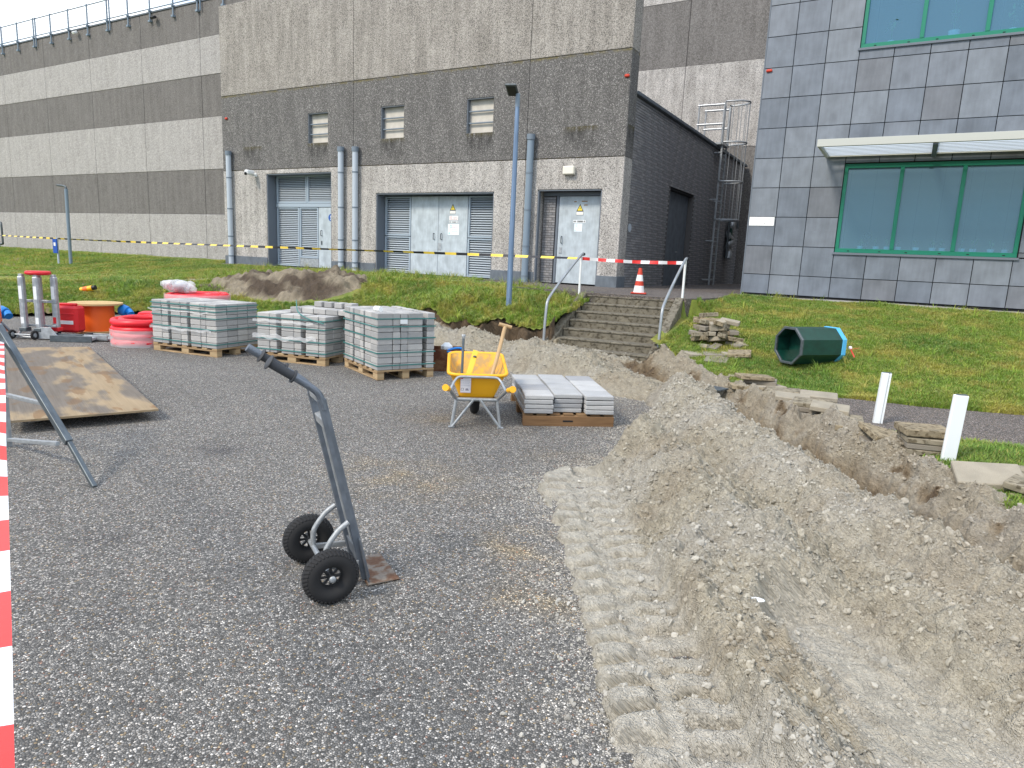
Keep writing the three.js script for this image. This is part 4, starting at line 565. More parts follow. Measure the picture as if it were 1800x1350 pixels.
{ // caged roof ladder on the brick wall
  const L = thing('roof_ladder', 'galvanised caged ladder on the brick wall leading to the roof', 'ladder', [-5.95, 1.0, -23.8]), zz = 0.3;
  for (const s of [-1, 1]) part('rail', bx(-0.03, 0.03, 0, 5.95, s * zz - 0.012, s * zz + 0.012), M.galv, L); for (let k = 0; k < 17; k++) part('rung', rod([0, 0.3 + k * 0.28, -zz], [0, 0.3 + k * 0.28, zz], 0.016, 8), M.galv, L);
  for (const y of [0.25, 1.55, 2.9, 4.4]) for (const s of [-1, 1]) part('wall_bracket', bx(-0.24, 0, y, y + 0.04, s * zz - 0.03, s * zz + 0.03), M.alu, L);
  const hoop = (y) => { const pts = []; for (let k = 0; k <= 12; k++) { const a = -Math.PI / 2 + k / 12 * Math.PI; pts.push([0.05 + 0.66 * Math.max(0, Math.cos(a)) ** 0.7, y, Math.sin(a) * 0.36]); } return tube([[0, y, -0.3], ...pts, [0, y, 0.3]], 0.028, 6, 0.3, 40); };
  for (const y of [2.27, 3.5, 4.74, 6.0]) part('cage_hoop', hoop(y), M.galv, L); for (let k = 0; k < 7; k++) { const a = -1.35 + k / 6 * 2.7; const x = 0.05 + 0.66 * Math.cos(a) ** 0.7, z = Math.sin(a) * 0.36; part('cage_bar', rod([x, 2.27, z], [x, 6.0, z], 0.011, 6), M.galv, L); }
  for (const s of [-1, 1]) { part('guard_rail', merge([rod([0, 5.9, s * 0.42], [-0.86, 5.9, s * 0.42], 0.035, 8), rod([0, 5.3, s * 0.42], [-0.86, 5.3, s * 0.42], 0.035, 8), rod([0, 4.7, s * 0.42], [0, 5.95, s * 0.42], 0.03, 8), rod([-0.82, 4.65, s * 0.42], [-0.82, 5.95, s * 0.42], 0.03, 8)]), M.alu, L); } part('landing', bx(-0.8, 0.05, 4.66, 4.72, -0.42, 0.42), M.galv, L);
  const b = thing('climb_guard', 'folded green and white ladder guard hanging below the cage', 'ladder guard', [-6.05, 2.0, -26.3]); const pts = []; for (let k = 0; k < 9; k++) pts.push([Math.sin(k * 1.9) * 0.06, 1.4 - k * 0.17, Math.sin(k * 2.7) * 0.14]);
  part('panel', bx(-0.05, 0.02, 0.05, 1.4, -0.28, 0.28, 0.02), M.galvDark, b); part('fabric', tube(pts, 0.11, 8, 0.5, 40), M.galv, b); part('lining', T(cbox(0.06, 0.5, 0.22, 0.02), 0.05, 0.95, 0.02), M.binGreen, b);
}

// ---------------------------------------------------------------- stairs and handrails
const STAIR = { pos: [-5.12, 0.1, -10.15], turn: 0.105, W: 1.66, run: 0.31, rise: 0.136 };
{
  const S = thing('concrete_stairs', 'weathered concrete stairs of seven steps up the grass bank', 'stairs', STAIR.pos, STAIR.turn);
  for (let k = 0; k < 7; k++) { const s = part('step', boxUV(bx(0.0, STAIR.W, k ? k * STAIR.rise - 0.05 : -0.15, (k + 1) * STAIR.rise - 0.03, -(k + 1) * STAIR.run - (k === 6 ? 0.05 : 0.02), -k * STAIR.run, 0.008), 1.3, rnd(), rnd()), M.step, S); part('tread', boxUV(bx(-0.001, STAIR.W + 0.001, (k + 1) * STAIR.rise - 0.029, (k + 1) * STAIR.rise, -(k + 1) * STAIR.run - (k === 6 ? 0.1 : 0.02), -k * STAIR.run + 0.012, 0.006), 1.3, rnd(), rnd()), M.step, s); }
  for (const x of [-0.16, STAIR.W + 0.004]) { let g = extrude([[0.1, -0.2], [0.1, 0.12], [-1.86, 1.0], [-2.2, 1.0], [-2.2, -0.2]], 0.15, [], 0.012); g.rotateY(-Math.PI / 2); g.translate(x + 0.15, 0, 0); part('cheek_wall', boxUV(g, 1.3, rnd(), rnd()), M.step, S); }
  part('broken_corner', boxUV(T(cbox(0.1, 0.14, 0.16, 0.03), 0.08, 0.2, -0.12)), M.old[1], S);
  const rail = (x, dz, label) => { const o = thing('handrail', label, 'handrail', STAIR.pos, STAIR.turn); part('rail', tube([[x, 0.06, -0.12 + dz], [x, 0.5, -0.14 + dz], [x, 0.86, -0.2 + dz], [x, 1.02, -0.42 + dz], [x, 1.36, -1.1 + dz], [x, 1.68, -1.82 + dz], [x, 1.71, -1.98 + dz]], 0.024, 12, 0.35, 60), M.galv, o); part('post', rod([x, 0.9, -1.86 + dz], [x, 1.69, -1.86 + dz], 0.022, 12), M.white, o); part('foot_plate', T(cbox(0.1, 0.02, 0.1), x, 0.06, -0.12 + dz), M.galv, o); part('end_cap', rod([x, 1.71, -1.96 + dz], [x, 1.712, -2.01 + dz], 0.03, 12), M.black, o); };
  rail(-0.16, 0.02, 'bent steel handrail beside the dug out bank and lamp post'); rail(STAIR.W + 0.11, -0.12, 'bent steel handrail beside the lawn with the broken pavers');
}
function tape(name, pts, w, period, mats, label, sag = 0, twist = 0.15, lay = 0) {
  const c = new THREE.CatmullRomCurve3(pts.map(V)), L = c.getLength(), n = Math.max(2, Math.round(L / period)), geo = [[], []], sub = 4;
  for (let i = 0; i < n; i++) for (let k = 0; k < sub; k++) {
    const a = (i + k / sub) / n, b = (i + (k + 1) / sub) / n, P = c.getPointAt(a), Q = c.getPointAt(b); P.y -= sag * Math.sin(Math.PI * a); Q.y -= sag * Math.sin(Math.PI * b);
    const ta = lay + twist * Math.sin(a * 17), tb = lay + twist * Math.sin(b * 17), h = (P0, t) => { const s = c.getTangentAt(clamp(a)), nn = new THREE.Vector3(-s.z, 0, s.x).normalize(); return new THREE.Vector3(0, Math.cos(t), 0).addScaledVector(nn, Math.sin(t)).multiplyScalar(w / 2); };
    const u = h(P, ta), v = h(Q, tb), A0 = P.clone().sub(u), A1 = P.clone().add(u), B0 = Q.clone().sub(v), B1 = Q.clone().add(v); geo[i % 2].push(...A0.toArray(), ...B0.toArray(), ...B1.toArray(), ...A0.toArray(), ...B1.toArray(), ...A1.toArray());
  }
  const o = thing(name, label, 'tape'); ['light_stripes', 'dark_stripes'].forEach((nm, i) => { const g = new THREE.BufferGeometry(); g.setAttribute('position', new THREE.BufferAttribute(new Float32Array(geo[i]), 3)); g.computeVertexNormals(); part(nm, g, mats[i], o); }); return o;
}
const stairP = (x, y, z) => { const c = Math.cos(STAIR.turn), s = Math.sin(STAIR.turn); return [STAIR.pos[0] + x * c + z * s, STAIR.pos[1] + y, STAIR.pos[2] - x * s + z * c]; };
const railL = stairP(-0.16, 1.63, -1.86), railR = stairP(STAIR.W + 0.11, 1.63, -1.98);
tape('barrier_tape', [railL, railR], 0.06, 0.16, [M.tapeRed, M.tapeWhite], 'red and white barrier tape tied across the top of the stairs', 0.02, 0.3);
tape('barrier_tape', [[-40, 1.75, -14.6], [-25.45, 1.66, -13.05], [railL[0], railL[1], railL[2]]], 0.055, 0.3, [M.tapeYellow, M.tapeBlack], 'yellow and black barrier tape stretched along the grass bank', 0.0, 0.9);
{ // cone
  const c = thing('traffic_cone', 'red and white traffic cone at the top of the stairs', 'cone', [-4.6, 1.098, -12.85], 0.3); part('base', T(cbox(0.3, 0.03, 0.3, 0.012), 0, 0.015, 0), M.coneRed, c); const R = y => lerp(0.108, 0.032, (y - 0.03) / 0.47);
  [[0.03, 0.16, M.white], [0.16, 0.25, M.coneRed], [0.25, 0.37, M.white], [0.37, 0.5, M.coneRed]].forEach(([a, b, m]) => part(m === M.white ? 'white_band' : 'red_band', lathe([[R(a), a], [R(b), b], ...(b === 0.5 ? [[0.02, 0.503], [0, 0.503]] : [])], 24), m, c));
}
{ // lamp post at the dug out bank, small lamp post and blue sign on the bank
  const l = thing('lamp_post', 'tall pale blue lamp post standing in the dug out bank', 'lamp post', [-6.4, 0.1, -10.9]); part('pole', merge([lathe([[0.056, 0], [0.052, 1.1], [0.042, 3.6], [0.036, 4.25], [0, 4.25]], 20)]), M.lampPost, l); part('door_plate', T(cbox(0.05, 0.22, 0.012), 0.01, 0.75, 0.05), M.lampPost, l); part('socket', rod([0, 4.2, 0], [0, 4.42, 0], 0.04, 16), M.pipeDark, l); const h = part('lamp_head', merge([T(cbox(0.2, 0.036, 0.36, 0.012).rotateX(-0.3).rotateY(0.35), -0.05, 4.46, 0.12)]), M.galvDark, l); part('diffuser', T(cbox(0.15, 0.01, 0.28, 0.004).rotateX(-0.3).rotateY(0.35), -0.052, 4.438, 0.116), M.black, h);
  const s = thing('lamp_post', 'slim grey lamp post on the grass in front of the banded hall', 'lamp post', [-25.45, landH(-25.45, -13), -13]); part('pole', rod([0, -0.1, 0], [0.03, 2.6, 0], 0.055, 12), M.pipeDark, s); part('lamp_arm', tube([[0.03, 2.58, 0], [0.02, 2.66, 0], [-0.12, 2.7, 0.02], [-0.42, 2.72, 0.05]], 0.035, 8, 0.4, 16), M.galvDark, s);
  const b = thing('post_sign', 'blue sign on a short grey post beside the slim lamp post', 'sign', [-26.24, landH(-26.2, -13), -13], 0.2); part('post', rod([0, -0.1, 0], [0, 0.95, 0], 0.035, 10), M.pipe, b); part('sign_plate', T(cbox(0.2, 0.5, 0.03), -0.05, 0.66, 0.05), std({ color: rgb(40, 84, 170) }), b); part('sign_mark', T(cbox(0.09, 0.12, 0.006, 0.002), -0.05, 0.72, 0.068), M.white, b);
  const r = thing('tube_railing', 'dark tube railing on the grass at the banded hall', 'railing', [-36.3, 1.0, -15.6]); part('frame', tube([[-3, 0.3, 0], [0, 0.3, 0], [0.12, 0.42, 0], [0.12, 1.15, 0], [0, 1.28, 0], [-3, 1.28, 0]], 0.045, 8, 0.2, 60), M.galvDark, r); for (const x of [-2.8, -0.25]) part('post', rod([x, -0.3, 0], [x, 1.28, 0], 0.045, 8), M.galvDark, r);
  const k = thing('path_kerb', 'low dark kerb of the bed at the foot of the banded hall', 'kerb', [0, 0, 0]); part('kerb', bx(-28, -20.6, 0.95, 1.1, -16.1, -15.98, 0.01), M.plinth, k);
}
// ---------------------------------------------------------------- pallets, paver bundles, slabs
function palletGeo(p, L, W, mats) { // x along length, z to -W
  for (let k = 0; k < 7; k++) part('deck_board', boxUV(bx(k * (L - 0.1) / 6, k * (L - 0.1) / 6 + 0.1, 0.102, 0.122, -W, 0, 0.003), 1, rnd(), rnd()), mats[k % mats.length], p);
  for (const z of [0, -W / 2 + 0.05, -W + 0.1]) { part('stringer', boxUV(bx(0.002, L - 0.002, 0.08, 0.101, z - 0.1, z, 0.003), 1, rnd(), rnd()), mats[1 % mats.length], p); part('bottom_board', boxUV(bx(0.003, L - 0.003, 0, 0.018, z - 0.1, z - 0.002, 0.003), 1, rnd(), rnd()), mats[0], p); for (const x of [0.004, L / 2 - 0.06, L - 0.144]) part('block', boxUV(bx(x, x + 0.14, 0.019, 0.079, z - 0.098, z - 0.004, 0.003), 1, rnd(), rnd()), mats[2 % mats.length], p); }
}
function bundle(name, label, pos, turn, cols, rows, layers, H, straps, extra, openLow) {
  const W = cols.reduce((a, c) => a + Math.abs(c), 0), D = rows.reduce((a, c) => a + Math.abs(c), 0);
  const pal = thing('wooden_pallet', 'wooden pallet under the ' + label.replace(/^.*? bundle/, 'bundle'), 'pallet', pos, turn); palletGeo(pal, W, D, M.wood);
  const b = thing(name, label, 'paver bundle', [pos[0], pos[1] + 0.123, pos[2]], turn, undefined);
  for (let l = 0; l < layers; l++) { let x = 0; for (const c of cols) { if (c < 0) { x -= c; continue; } let z = 0; rows.forEach((r) => { if (r < 0) { z += r; return; } const m = part('paver', cbox(c - 0.005, H - 0.004, r - 0.005, 0.006), M.paver[Math.floor(rnd() * 4)], b); m.position.set(x + c / 2 + rr(-0.004, 0.004), (l + 0.5) * H, z - r / 2 + rr(-0.004, 0.004)); m.rotation.y = rr(-0.012, 0.012); z -= r; }); x += c; } }
  for (const [x, y, z, w, d, t] of extra || []) { const m = part('paver', cbox(w, H - 0.004, d, 0.006), M.paver[Math.floor(rnd() * 4)], b); m.position.set(x, y, z); m.rotation.y = t || 0; }
  for (const y of straps) { const e = 0.012, h = 0.0065; part('strap', merge([bx(-e, W + e, y - h, y + h, e * 0.6, e, 0.0005), bx(-e, W + e, y - h, y + h, -D - e, -D - e * 0.6, 0.0005), bx(-e, -e * 0.6, y - h, y + h, -D - e, e, 0.0005), bx(W + e * 0.6, W + e, y - h, y + h, -D - e, e, 0.0005)]), M.strap, b); }
  return [b, W, D];
}
function filmBand(parent, x0, x1, y, h, z, wob) { const n = 40, pos = [], idx = []; for (let i = 0; i <= n; i++) { const t = i / n, x = lerp(x0, x1, t), dy = wob * noise(t * 7, y * 9), dz = z + 0.012 * (1 + noise(t * 11, y * 5)); pos.push(x, y + dy - h * (0.5 + 0.4 * noise(t * 5 + 3, y)), dz, x, y + dy + h * 0.5, dz + 0.006 * noise(t * 20, 1)); if (i < n) idx.push(2 * i, 2 * i + 2, 2 * i + 1, 2 * i + 1, 2 * i + 2, 2 * i + 3); } const g = new THREE.BufferGeometry(); g.setAttribute('position', new THREE.BufferAttribute(new Float32Array(pos), 3)); g.setIndex(idx); g.computeVertexNormals(); part('plastic_film', g, M.film, parent); }
{
  // bundle with red coils behind it
  const [b1] = bundle('paver_bundle', 'strapped paver bundle standing against the red tube coil', [-9.72, A(-6.1), -6.05], 0.13, [0.20, 0.13, -0.05, 0.2, 0.13, -0.06, 0.2, 0.1, 0.2], [0.21, 0.2, 0.2, 0.2], 8, 0.08, [0.06, 0.27, 0.43, 0.53, 0.60]); filmBand(b1, -0.02, 1.2, 0.24, 0.035, 0.015, 0.02); filmBand(b1, -0.04, 1.15, 0.5, 0.02, 0.015, 0.02);
  // bundle opened on top
  const ex = []; for (let i = 0; i < 5; i++) for (let k = 0; k < 2; k++) ex.push([0.42 + i * 0.2 + (k ? 0.02 : 0), 7.5 * 0.08, -0.42 - k * 0.21, 0.19, 0.2, 0]); for (let i = 0; i < 4; i++) ex.push([0.62 + i * 0.17, 8.5 * 0.08, -0.66, 0.12, 0.2, 0.08]);
  const [b2] = bundle('paver_bundle', 'opened paver bundle with loose pavers on top and white film', [-7.95, A(-6.5), -6.5], 0.2, [0.21, 0.12, -0.075, 0.21, 0.12, -0.075, 0.21, 0.11], [0.2, 0.2, 0.2, 0.2], 7, 0.08, [0.05, 0.2, 0.38, 0.5], ex); filmBand(b2, -0.05, 0.95, 0.45, 0.03, 0.015, 0.02); filmBand(b2, -0.06, 1.0, 0.23, 0.06, 0.016, 0.04); part('loose_strap', tube([[0.3, 0.72, -0.5], [0.62, 0.6, -0.1], [0.86, 0.53, 0.03], [1.12, 0.47, 0.02]], 0.008, 6, 0.5, 30), M.strap, b2);
  // bundle next to the wheelbarrow: origin at its far left front corner
  const [b3, W3] = bundle('paver_bundle', 'strapped paver bundle with a white label next to the wheelbarrow', [-6.66, A(-6.9), -6.9], -0.45, [0.2, 0.11, -0.06, 0.2, 0.11, -0.05, 0.21, 0.21], [0.21, 0.105, 0.1, 0.21, -0.06, 0.11], 9, 0.08, [0.06, 0.22, 0.4, 0.55, 0.65]);
  part('paper_label', bx(W3 + 0.014, W3 + 0.016, 0.585, 0.64, -0.4, -0.3, 0.0005), M.white, b3); part('paper_roll', rod([0.8, 0.75, -0.12], [0.9, 0.75, -0.15], 0.035, 16), M.white, b3);
}
{ // pallet of flat slabs
  const p = [-3.09, A(-5.65), -5.63], turn = 0.635; const pal = thing('wooden_pallet', 'brown weathered pallet under the flat grey slabs', 'pallet', p, turn); palletGeo(pal, 0.9, 1.18, [std({ map: woodT, color: rgb(148, 124, 98) }), std({ map: woodT, color: rgb(164, 140, 112) }), M.woodDark]); part('side_board', boxUV(bx(0.0, 0.9, 0.0, 0.1, 0.002, 0.022, 0.003)), M.woodDark, pal); part('stamp', bx(0.39, 0.49, 0.045, 0.062, 0.022, 0.0235, 0.0005), M.black, pal);
  const c = Math.cos(turn), s = Math.sin(turn), H = 0.046, cols = [[0.0, 4], [0.3, 4], [0.6, 4]];
  cols.forEach(([x, n], ci) => { for (let r = 0; r < 4; r++) for (let l = 0; l < n; l++) { const lx = x + 0.148 + rr(-0.006, 0.006), lz = -0.13 - r * 0.293 + (ci === 1 ? -0.05 : ci === 2 ? 0.01 : 0.02) + rr(-0.008, 0.008); one('concrete_slab', cbox(0.284, H - 0.004, 0.284, 0.007), M.slab[Math.floor(rnd() * 3)], 'clean grey concrete slab stacked on the brown pallet', 'slab', [p[0] + lx * c + lz * s, p[1] + 0.124 + (l + 0.5) * H + (l === n - 1 ? rr(0, 0.006) : 0), p[2] - lx * s + lz * c], turn + rr(-0.02, 0.02), 'clean slabs stacked on the brown pallet'); } });
}
// ---------------------------------------------------------------- wheelbarrow with tools
{
  const BP = [-3.395, A(-5.27), -5.265], BT = 0.611, b = thing('wheelbarrow', 'yellow wheelbarrow with galvanised frame facing the dug soil', 'wheelbarrow', BP, BT);
  const ring = (y, hw, zb, zf, r, n = 8) => { const o = [], cx = hw - r; const cor = [[cx, zb - r, 0], [-cx, zb - r, 1], [-cx, zf + r, 2], [cx, zf + r, 3]]; cor.forEach(([x, z, q]) => { for (let k = 0; k <= n; k++) { const a = Math.PI / 2 * (q + k / n); o.push([x + Math.cos(a) * r, y + (z - zb) * -0.0, z + Math.sin(a) * r]); } }); return o; };
  const slope = (R, k) => R.map(([x, y, z]) => [x, y - k * (z - 0.06), z]);
  const loft = (rings, capEnd, capStart) => { const n = rings[0].length, pos = rings.flat(2), idx = []; for (let j = 0; j < rings.length - 1; j++) for (let i = 0; i < n; i++) { const a = j * n + i, c = j * n + (i + 1) % n, d = a + n, e = c + n; idx.push(a, d, c, c, d, e); } const cap = (j, flip) => { const c = pos.length / 3, R = rings[j]; pos.push(...[0, 1, 2].map(k => R.reduce((s, v) => s + v[k], 0) / n)); for (let i = 0; i < n; i++) { const a = j * n + i, e = j * n + (i + 1) % n; flip ? idx.push(c, e, a) : idx.push(c, a, e); } }; if (capStart) cap(0, false); if (capEnd) cap(rings.length - 1, true); const g = new THREE.BufferGeometry(); g.setAttribute('position', new THREE.BufferAttribute(new Float32Array(pos), 3)); g.setIndex(idx); g.computeVertexNormals(); return g; };
  const k = 0.11, rings = [slope(ring(0.27, 0.16, -0.05, -0.45, 0.06), 0), slope(ring(0.3, 0.175, -0.03, -0.5, 0.07), 0.02), slope(ring(0.4, 0.215, 0.02, -0.62, 0.08), 0.06), slope(ring(0.5, 0.262, 0.055, -0.74, 0.085), k), slope(ring(0.505, 0.285, 0.08, -0.77, 0.1), k), slope(ring(0.525, 0.29, 0.085, -0.775, 0.1), k), slope(ring(0.535, 0.28, 0.075, -0.765, 0.1), k), slope(ring(0.525, 0.258, 0.05, -0.735, 0.085), k)];
  part('tray', loft(rings, false, true), new THREE.MeshStandardMaterial({ color: rgb(242, 176, 24), roughness: 0.42, side: THREE.DoubleSide }), b);
  const sandy = std({ map: tex(256, 256, (i, j) => { const n = fbm(i / 60, j / 60, 4), s = noise(i / 1.7, j / 1.7); return mix3([224, 168, 66], [178, 146, 96], sstep(-0.25, 0.2, n + s * 0.3)); }), side: THREE.DoubleSide }); const inner = loft([slope(ring(0.524, 0.256, 0.048, -0.733, 0.085), k), slope(ring(0.4, 0.208, 0.012, -0.612, 0.08), 0.06), slope(ring(0.315, 0.168, -0.04, -0.49, 0.07), 0.02)], true, false); part('sandy_lining', boxUV(inner, 3), sandy, b);
  part('frame', merge([tube([[-0.29, 0.47, 0.46], [-0.26, 0.43, 0.3], [-0.2, 0.29, 0.02], [-0.17, 0.255, -0.2], [-0.09, 0.21, -0.5], [-0.075, 0.19, -0.72]], 0.016, 8, 0.3, 40), tube([[0.29, 0.47, 0.46], [0.26, 0.43, 0.3], [0.2, 0.29, 0.02], [0.17, 0.255, -0.2], [0.09, 0.21, -0.5], [0.075, 0.19, -0.72]], 0.016, 8, 0.3, 40), rod([-0.2, 0.275, 0.0], [0.2, 0.275, 0.0], 0.018)]), M.galv, b);
  part('rim_hoop', tube([[-0.25, 0.41, 0.25], [-0.215, 0.47, 0.14], [-0.17, 0.505, 0.105], [0, 0.508, 0.105], [0.17, 0.505, 0.105], [0.215, 0.47, 0.14], [0.25, 0.41, 0.25]], 0.012, 8, 0.35, 40), M.galv, b);
  for (const s of [-1, 1]) { part('leg', merge([rod([s * 0.19, 0.275, 0.0], [s * 0.23, 0.01, 0.0], 0.014), rod([s * 0.19, 0.26, -0.18], [s * 0.232, 0.012, -0.03], 0.014), rod([s * 0.03, 0.275, 0.01], [s * 0.225, 0.012, 0.012], 0.013), T(cbox(0.06, 0.012, 0.05), s * 0.232, 0.006, -0.005)]), M.galv, b); part('grip', merge([rod([s * 0.292, 0.474, 0.48], [s * 0.268, 0.438, 0.35], 0.024, 14), rod([s * 0.293, 0.475, 0.487], [s * 0.29, 0.471, 0.47], 0.03, 14)]), M.yellow, b); }
  const w = part('wheel', new THREE.TorusGeometry(0.14, 0.05, 12, 28).rotateY(Math.PI / 2).translate(0, 0.19, -0.62), M.rubber, b); part('rim', rod([-0.03, 0.19, -0.62], [0.03, 0.19, -0.62], 0.1, 20), M.galv, w);
  const lg = new THREE.Group(); lg.name = 'maker_label'; lg.position.set(-0.11, 0.42, 0.043); lg.rotation.x = 0.33; b.add(lg); plate('label_face', 0.1, 0.17, 0, 0, 0, lg, (x, W, H) => { x.fillStyle = '#e9e6ea'; x.fillRect(0, 0, W, H); x.fillStyle = '#c8222c'; x.fillRect(12, 10, 50, 46); lines(x, [[14, W - 20, 90, 9], [14, W - 30, 115, 9], [14, W - 20, 150, 9], [14, W - 40, 176, 9], [14, W - 20, 215, 9], [14, W - 30, 240, 9]], '#a2a6b4'); x.strokeStyle = '#333'; x.lineWidth = 7; x.strokeRect(22, 310, 56, 56); x.fillStyle = '#4a4570'; x.fillRect(130, 320, 60, 20); x.fillStyle = '#333'; x.fillRect(125, 350, 80, 18); x.strokeStyle = '#b08aa0'; x.lineWidth = 5; x.strokeRect(3, 3, W - 6, H - 6); }, 'white product label');
  const tool = (name, label, cat) => thing(name, label, cat, BP, BT);
  const sp = tool('garden_spade', 'spade with wooden T handle leaning in the wheelbarrow', 'spade'); part('shaft', tube([[0.13, 0.42, -0.18], [0.2, 0.66, -0.29], [0.27, 0.93, -0.42]], 0.019, 10, 0.5, 20), M.handle, sp); part('t_grip', rod([0.21, 0.955, -0.42], [0.335, 0.925, -0.43], 0.018, 10), M.handle, sp); part('blade', bar([0.06, 0.3, -0.1], [0.13, 0.44, -0.185], 0.16, 0.004), M.galvDark, sp);
  const pb = tool('pry_bar', 'grey steel bar standing in the wheelbarrow', 'bar'); part('shaft', rod([-0.15, 0.29, -0.1], [-0.14, 0.83, -0.22], 0.013, 10), M.galvDark, pb); part('chisel_end', lathe([[0.013, 0], [0.015, 0.03], [0.022, 0.06], [0, 0.062]], 12).translate(-0.14, 0.8, -0.22), M.galv, pb);
  const lv = tool('spirit_level', 'yellow spirit level leaning in the wheelbarrow', 'spirit level'); part('body', bar([-0.12, 0.33, -0.14], [-0.01, 0.68, -0.42], 0.055, 0.022, [0, 0.3, 1]), M.levelYellow, lv); part('vial', rod([-0.02, 0.63, -0.37], [-0.022, 0.62, -0.36], 0.018, 14), M.galvDark, lv);
}
// ---------------------------------------------------------------- hand truck
{
  const t = thing('hand_truck', 'grey steel hand truck with two black tyres standing on the asphalt', 'hand truck', [-2.365, A(-2.28), -2.275], -0.5445);
  // side rails: flat section rising from the toe plate, bending back into the handles
  const prof = (y) => y < 0.97 ? lerp(-0.205, 0.012, (y - 0.03) / 0.94) : 0.012;
  for (const s of [-1, 1]) {
    const x = s * 0.105, r = part('side_rail', merge([bar([x, 0.02, prof(0.02)], [x, 0.95, prof(0.95)], 0.022, 0.04, [0, 0.2, 1]), tube([[x, 0.9, prof(0.9)], [x, 0.96, 0.012], [x, 1.0, 0.045], [x, 1.06, 0.13], [x, 1.13, 0.235]], 0.017, 12, 0.5, 30)]), M.truck, t);
    part('grip', merge([rod([x, 1.062, 0.132], [x, 1.133, 0.24], 0.0205, 16), rod([x, 1.06, 0.128], [x, 1.064, 0.135], 0.031, 18)]), M.rubberGrey, r); part('grip_guard', lathe([[0, 0], [0.034, 0.001], [0.036, 0.006], [0.02, 0.012], [0, 0.012]], 20).rotateX(Math.PI * 0.5 - 0.58).translate(x, 1.128, 0.232), M.rubberGrey, r); if (s < 0) part('bare_tip', rod([x, 1.133, 0.24], [x, 1.17, 0.296], 0.019, 16), M.truck, r, 'bare tube end');
  }
  for (const x of [-0.036, 0.036]) part('slat', merge([bar([x, 0.16, prof(0.16) - 0.006], [x, 0.84, prof(0.84) - 0.006], 0.02, 0.022, [0, 0.2, 1])]), M.truckLight, t);
  part('cross_plate', merge([bar([0, 0.8, prof(0.8)], [0, 0.845, prof(0.845)], 0.19, 0.03, [0, 0.2, 1]), bar([0, 0.93, prof(0.93)], [0, 0.96, prof(0.96)], 0.19, 0.03, [0, 0.2, 1])]), M.truckLight, t); part('cross_bar', bar([0, 0.1, prof(0.1)], [0, 0.18, prof(0.18)], 0.19, 0.02, [0, 0.2, 1]), M.truck, t);
  for (const s of [-1, 1]) part('axle_bracket', merge([tube([[s * 0.125, 0.34, prof(0.34) + 0.02], [s * 0.128, 0.3, -0.06], [s * 0.13, 0.22, -0.005], [s * 0.13, 0.13, 0.0]], 0.014, 8, 0.4, 24), bar([s * 0.125, 0.12, prof(0.12) + 0.02], [s * 0.13, 0.13, 0.0], 0.014, 0.03)]), M.truckLight, t);
  part('axle', rod([-0.2, 0.13, 0], [0.2, 0.13, 0], 0.013, 14), M.galv, t); part('toe_plate', boxUV(extrude([[-0.165, 0.0], [0.165, 0.0], [0.16, 0.165], [-0.16, 0.165]], 0.007, [], 0.0015).rotateX(-Math.PI / 2).translate(0, 0.008, -0.2), 2), M.rust, t, 'bare rusty toe plate'); part('toe_upright', bar([0, 0.008, -0.212], [0, 0.25, -0.165], 0.3, 0.006, [0, 0.2, 1]), M.truck, t);
  for (const s of [-1, 1]) {
    const cx = s * 0.235, tyre = []; tyre.push(plain(new THREE.TorusGeometry(0.088, 0.042, 18, 48).rotateY(Math.PI / 2)));
    const lug = cbox(0.03, 0.008, 0.011, 0.002); for (let k = 0; k < 40; k++) for (const q of [-1, 0, 1]) { const g = lug.clone(); g.rotateY(q * 0.5); g.translate(0, 0.0405, 0); g.rotateZ(-q * 0.62); g.translate(0, 0.088, 0); g.rotateX((k + (q ? 0.5 : 0)) / 40 * Math.PI * 2); tyre.push(plain(g)); }
    const w = part('wheel', merge(tyre), M.rubber, t); w.position.set(cx, 0.131, 0);
    part('rim', merge([lathe([[0.064, -0.028], [0.058, -0.028], [0.05, -0.01], [0.05, 0.01], [0.058, 0.028], [0.064, 0.028]], 32).rotateZ(Math.PI / 2), ...[0, 1, 2, 3, 4, 5, 6, 7].map(k => cbox(0.012, 0.045, 0.012, 0.003).translate(0, 0.034, 0).rotateX(k * Math.PI / 4)), rod([-0.035, 0, 0], [0.035, 0, 0], 0.019, 18)]), new THREE.MeshStandardMaterial({ color: rgb(40, 41, 43), roughness: 0.55, side: THREE.DoubleSide }), w);
    part('hub_cap', lathe([[0.016, 0], [0.016, 0.006], [0.009, 0.011], [0, 0.011]], 18).rotateZ(-s * Math.PI / 2).translate(s * 0.035, 0, 0), M.galv, w);
  }
}
// ---------------------------------------------------------------- left hand equipment
{ // plywood on bearers
  const P = thing('plywood_sheet', 'large stained plywood sheet lying on low blocks', 'plywood', [-8.2, A(-4.1), -4.0], 0); const c = [[-5.83, -3.65], [-10.05, -5.3], [-10.6, -4.5], [-6.3, -2.62]], sh = new THREE.Shape(c.map(([x, z]) => new THREE.Vector2(x + 8.2, -(z + 4.0)))); const g = plain(new THREE.ExtrudeGeometry(sh, { depth: 0.018, bevelEnabled: false }).rotateX(-Math.PI / 2).translate(0, 0.085, 0)); const uv = g.attributes.uv, p = g.attributes.position; for (let i = 0; i < uv.count; i++) { const x = p.getX(i), z = p.getZ(i); uv.setXY(i, (x * 0.93 + z * 0.365) / 4.6 + 0.5, (z * 0.93 - x * 0.365) / 1.3 + p.getY(i) * 2); } part('sheet', g, M.ply, P);
  for (const [x, z] of [[-6.35, -3.55], [-6.6, -2.95], [-8.2, -4.3], [-8.6, -3.75], [-9.8, -4.95]]) part('bearer', T(cbox(0.16, 0.084, 0.1, 0.006), x + 8.2, 0.042, z + 4.0), M.conc, P);
}
